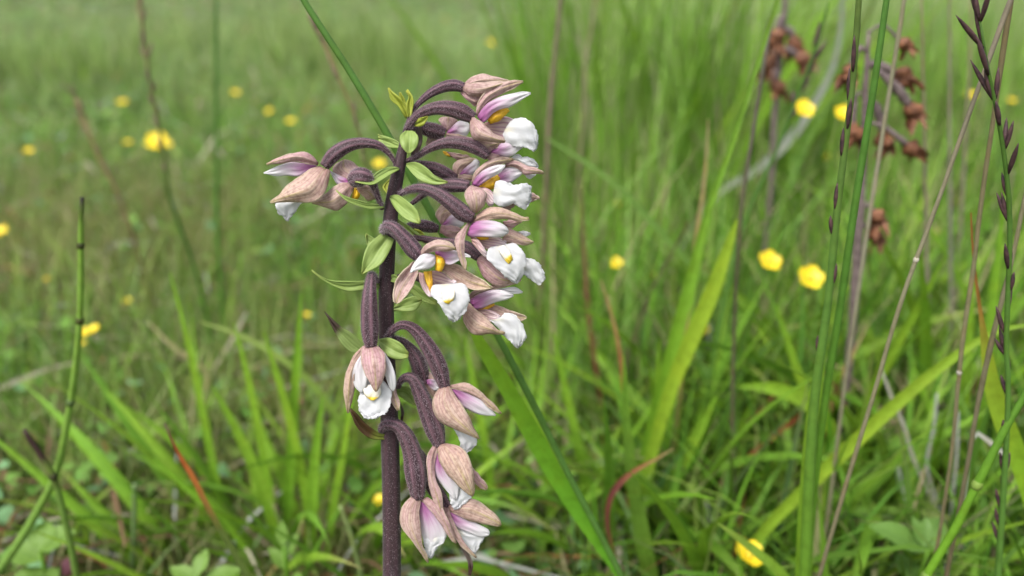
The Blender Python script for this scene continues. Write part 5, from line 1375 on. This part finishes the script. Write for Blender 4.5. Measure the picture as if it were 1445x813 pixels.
    BRA(root, 'C', [(455, 530), (520, 488), (570, 472), (612, 488)], [(455, 548), (530, 552), (580, 545), (610, 502)], (0, -0.6, -0.6), 0.5)
    BRA(root, 'C', [(460, 380), (560, 405), (620, 445), (690, 505)], [(440, 395), (540, 445), (600, 495), (685, 520)], (0.4, 1.4, 1.4), 0.5)
    BRA(root, 'C', [(432, 372), (470, 360), (500, 385)], [(432, 378), (455, 400), (498, 398)], (0.2, -1.4, -1.4), 0.3)
    BRA(root, 'C', [(485, 70), (560, 118), (640, 185)], [(470, 85), (540, 152), (632, 202)], (0.4, 1, 1.4), 0.4)
    BRA(root, 'C', [(570, 120), (610, 135), (645, 188)], [(560, 140), (600, 175), (640, 195)], (1.2, 2, 2.2), 0.3, mat='bud')
    BRA(root, 'C', [(400, 190), (345, 160), (322, 145)], [(390, 210), (330, 215), (316, 155)], (0.6, 1.4, 1.4), 0.4)
    BRA(root, 'E', [(425, 500), (500, 498), (545, 590)], [(425, 540), (500, 590), (542, 612)], (0.6, 1.6, 1.6), 0.4)
    BRA(root, 'E', [(410, 788), (320, 773), (240, 718), (190, 663), (150, 623)], [(405, 808), (300, 815), (228, 784), (178, 722), (144, 640)], (-0.8, -2.6, -2.8), 0.6, mat='bract_brown')
    BRA(root, 'E', [(440, 570), (455, 640), (450, 720)], [(440, 575), (470, 650), (455, 722)], (1.2, 1.8, 1.8), 0.2, mat='bract_dry')
    BRA(root, 'H', [(405, 345), (340, 308), (253, 285)], [(405, 382), (330, 374), (262, 335)], (0.6, 2, 2.6), 0.5)
    BRA(root, 'H', [(490, 215), (530, 178), (592, 163)], [(500, 232), (560, 226), (592, 170)], (-0.6, -2.2, -2.2), 0.4, mat='bud')
    BRA(root, 'H', [(330, 700), (287, 640), (340, 583)], [(335, 690), (322, 640), (348, 590)], (0.8, 2, 2.4), 0.4, mat='bud')
    BRA(root, 'H', [(520, 240), (490, 350), (478, 432)], [(548, 225), (556, 330), (522, 422)], (1.2, 1.4, 1.4), 0.4, mat='bract_dry')
    BRA(root, 'G', [(640, 640), (685, 730), (694, 808)], [(660, 640), (714, 740), (704, 808)], (0.4, 0.6, 0.6), 0.3, mat='bract_dry')
    # unopened tip
    BRA(root, 'H', [(440, 175), (395, 100), (342, 50), (328, 0), (324, -28)], [(482, 170), (448, 100), (405, 40), (355, 0), (330, -28)], (0, -1, -0.6), 0.7, mat='bud')
    BRA(root, 'H', [(445, 150), (402, 30), (401, 2)], [(465, 150), (440, 60), (408, 2)], (0.6, 0.8, 0.8), 0.3, mat='bud')
    BRA(root, 'H', [(450, 170), (447, 80), (462, 35), (443, -5)], [(480, 170), (494, 80), (489, 30), (455, -18)], (-0.4, -0.8, -0.4), 0.5, mat='bud')
build_orchid()
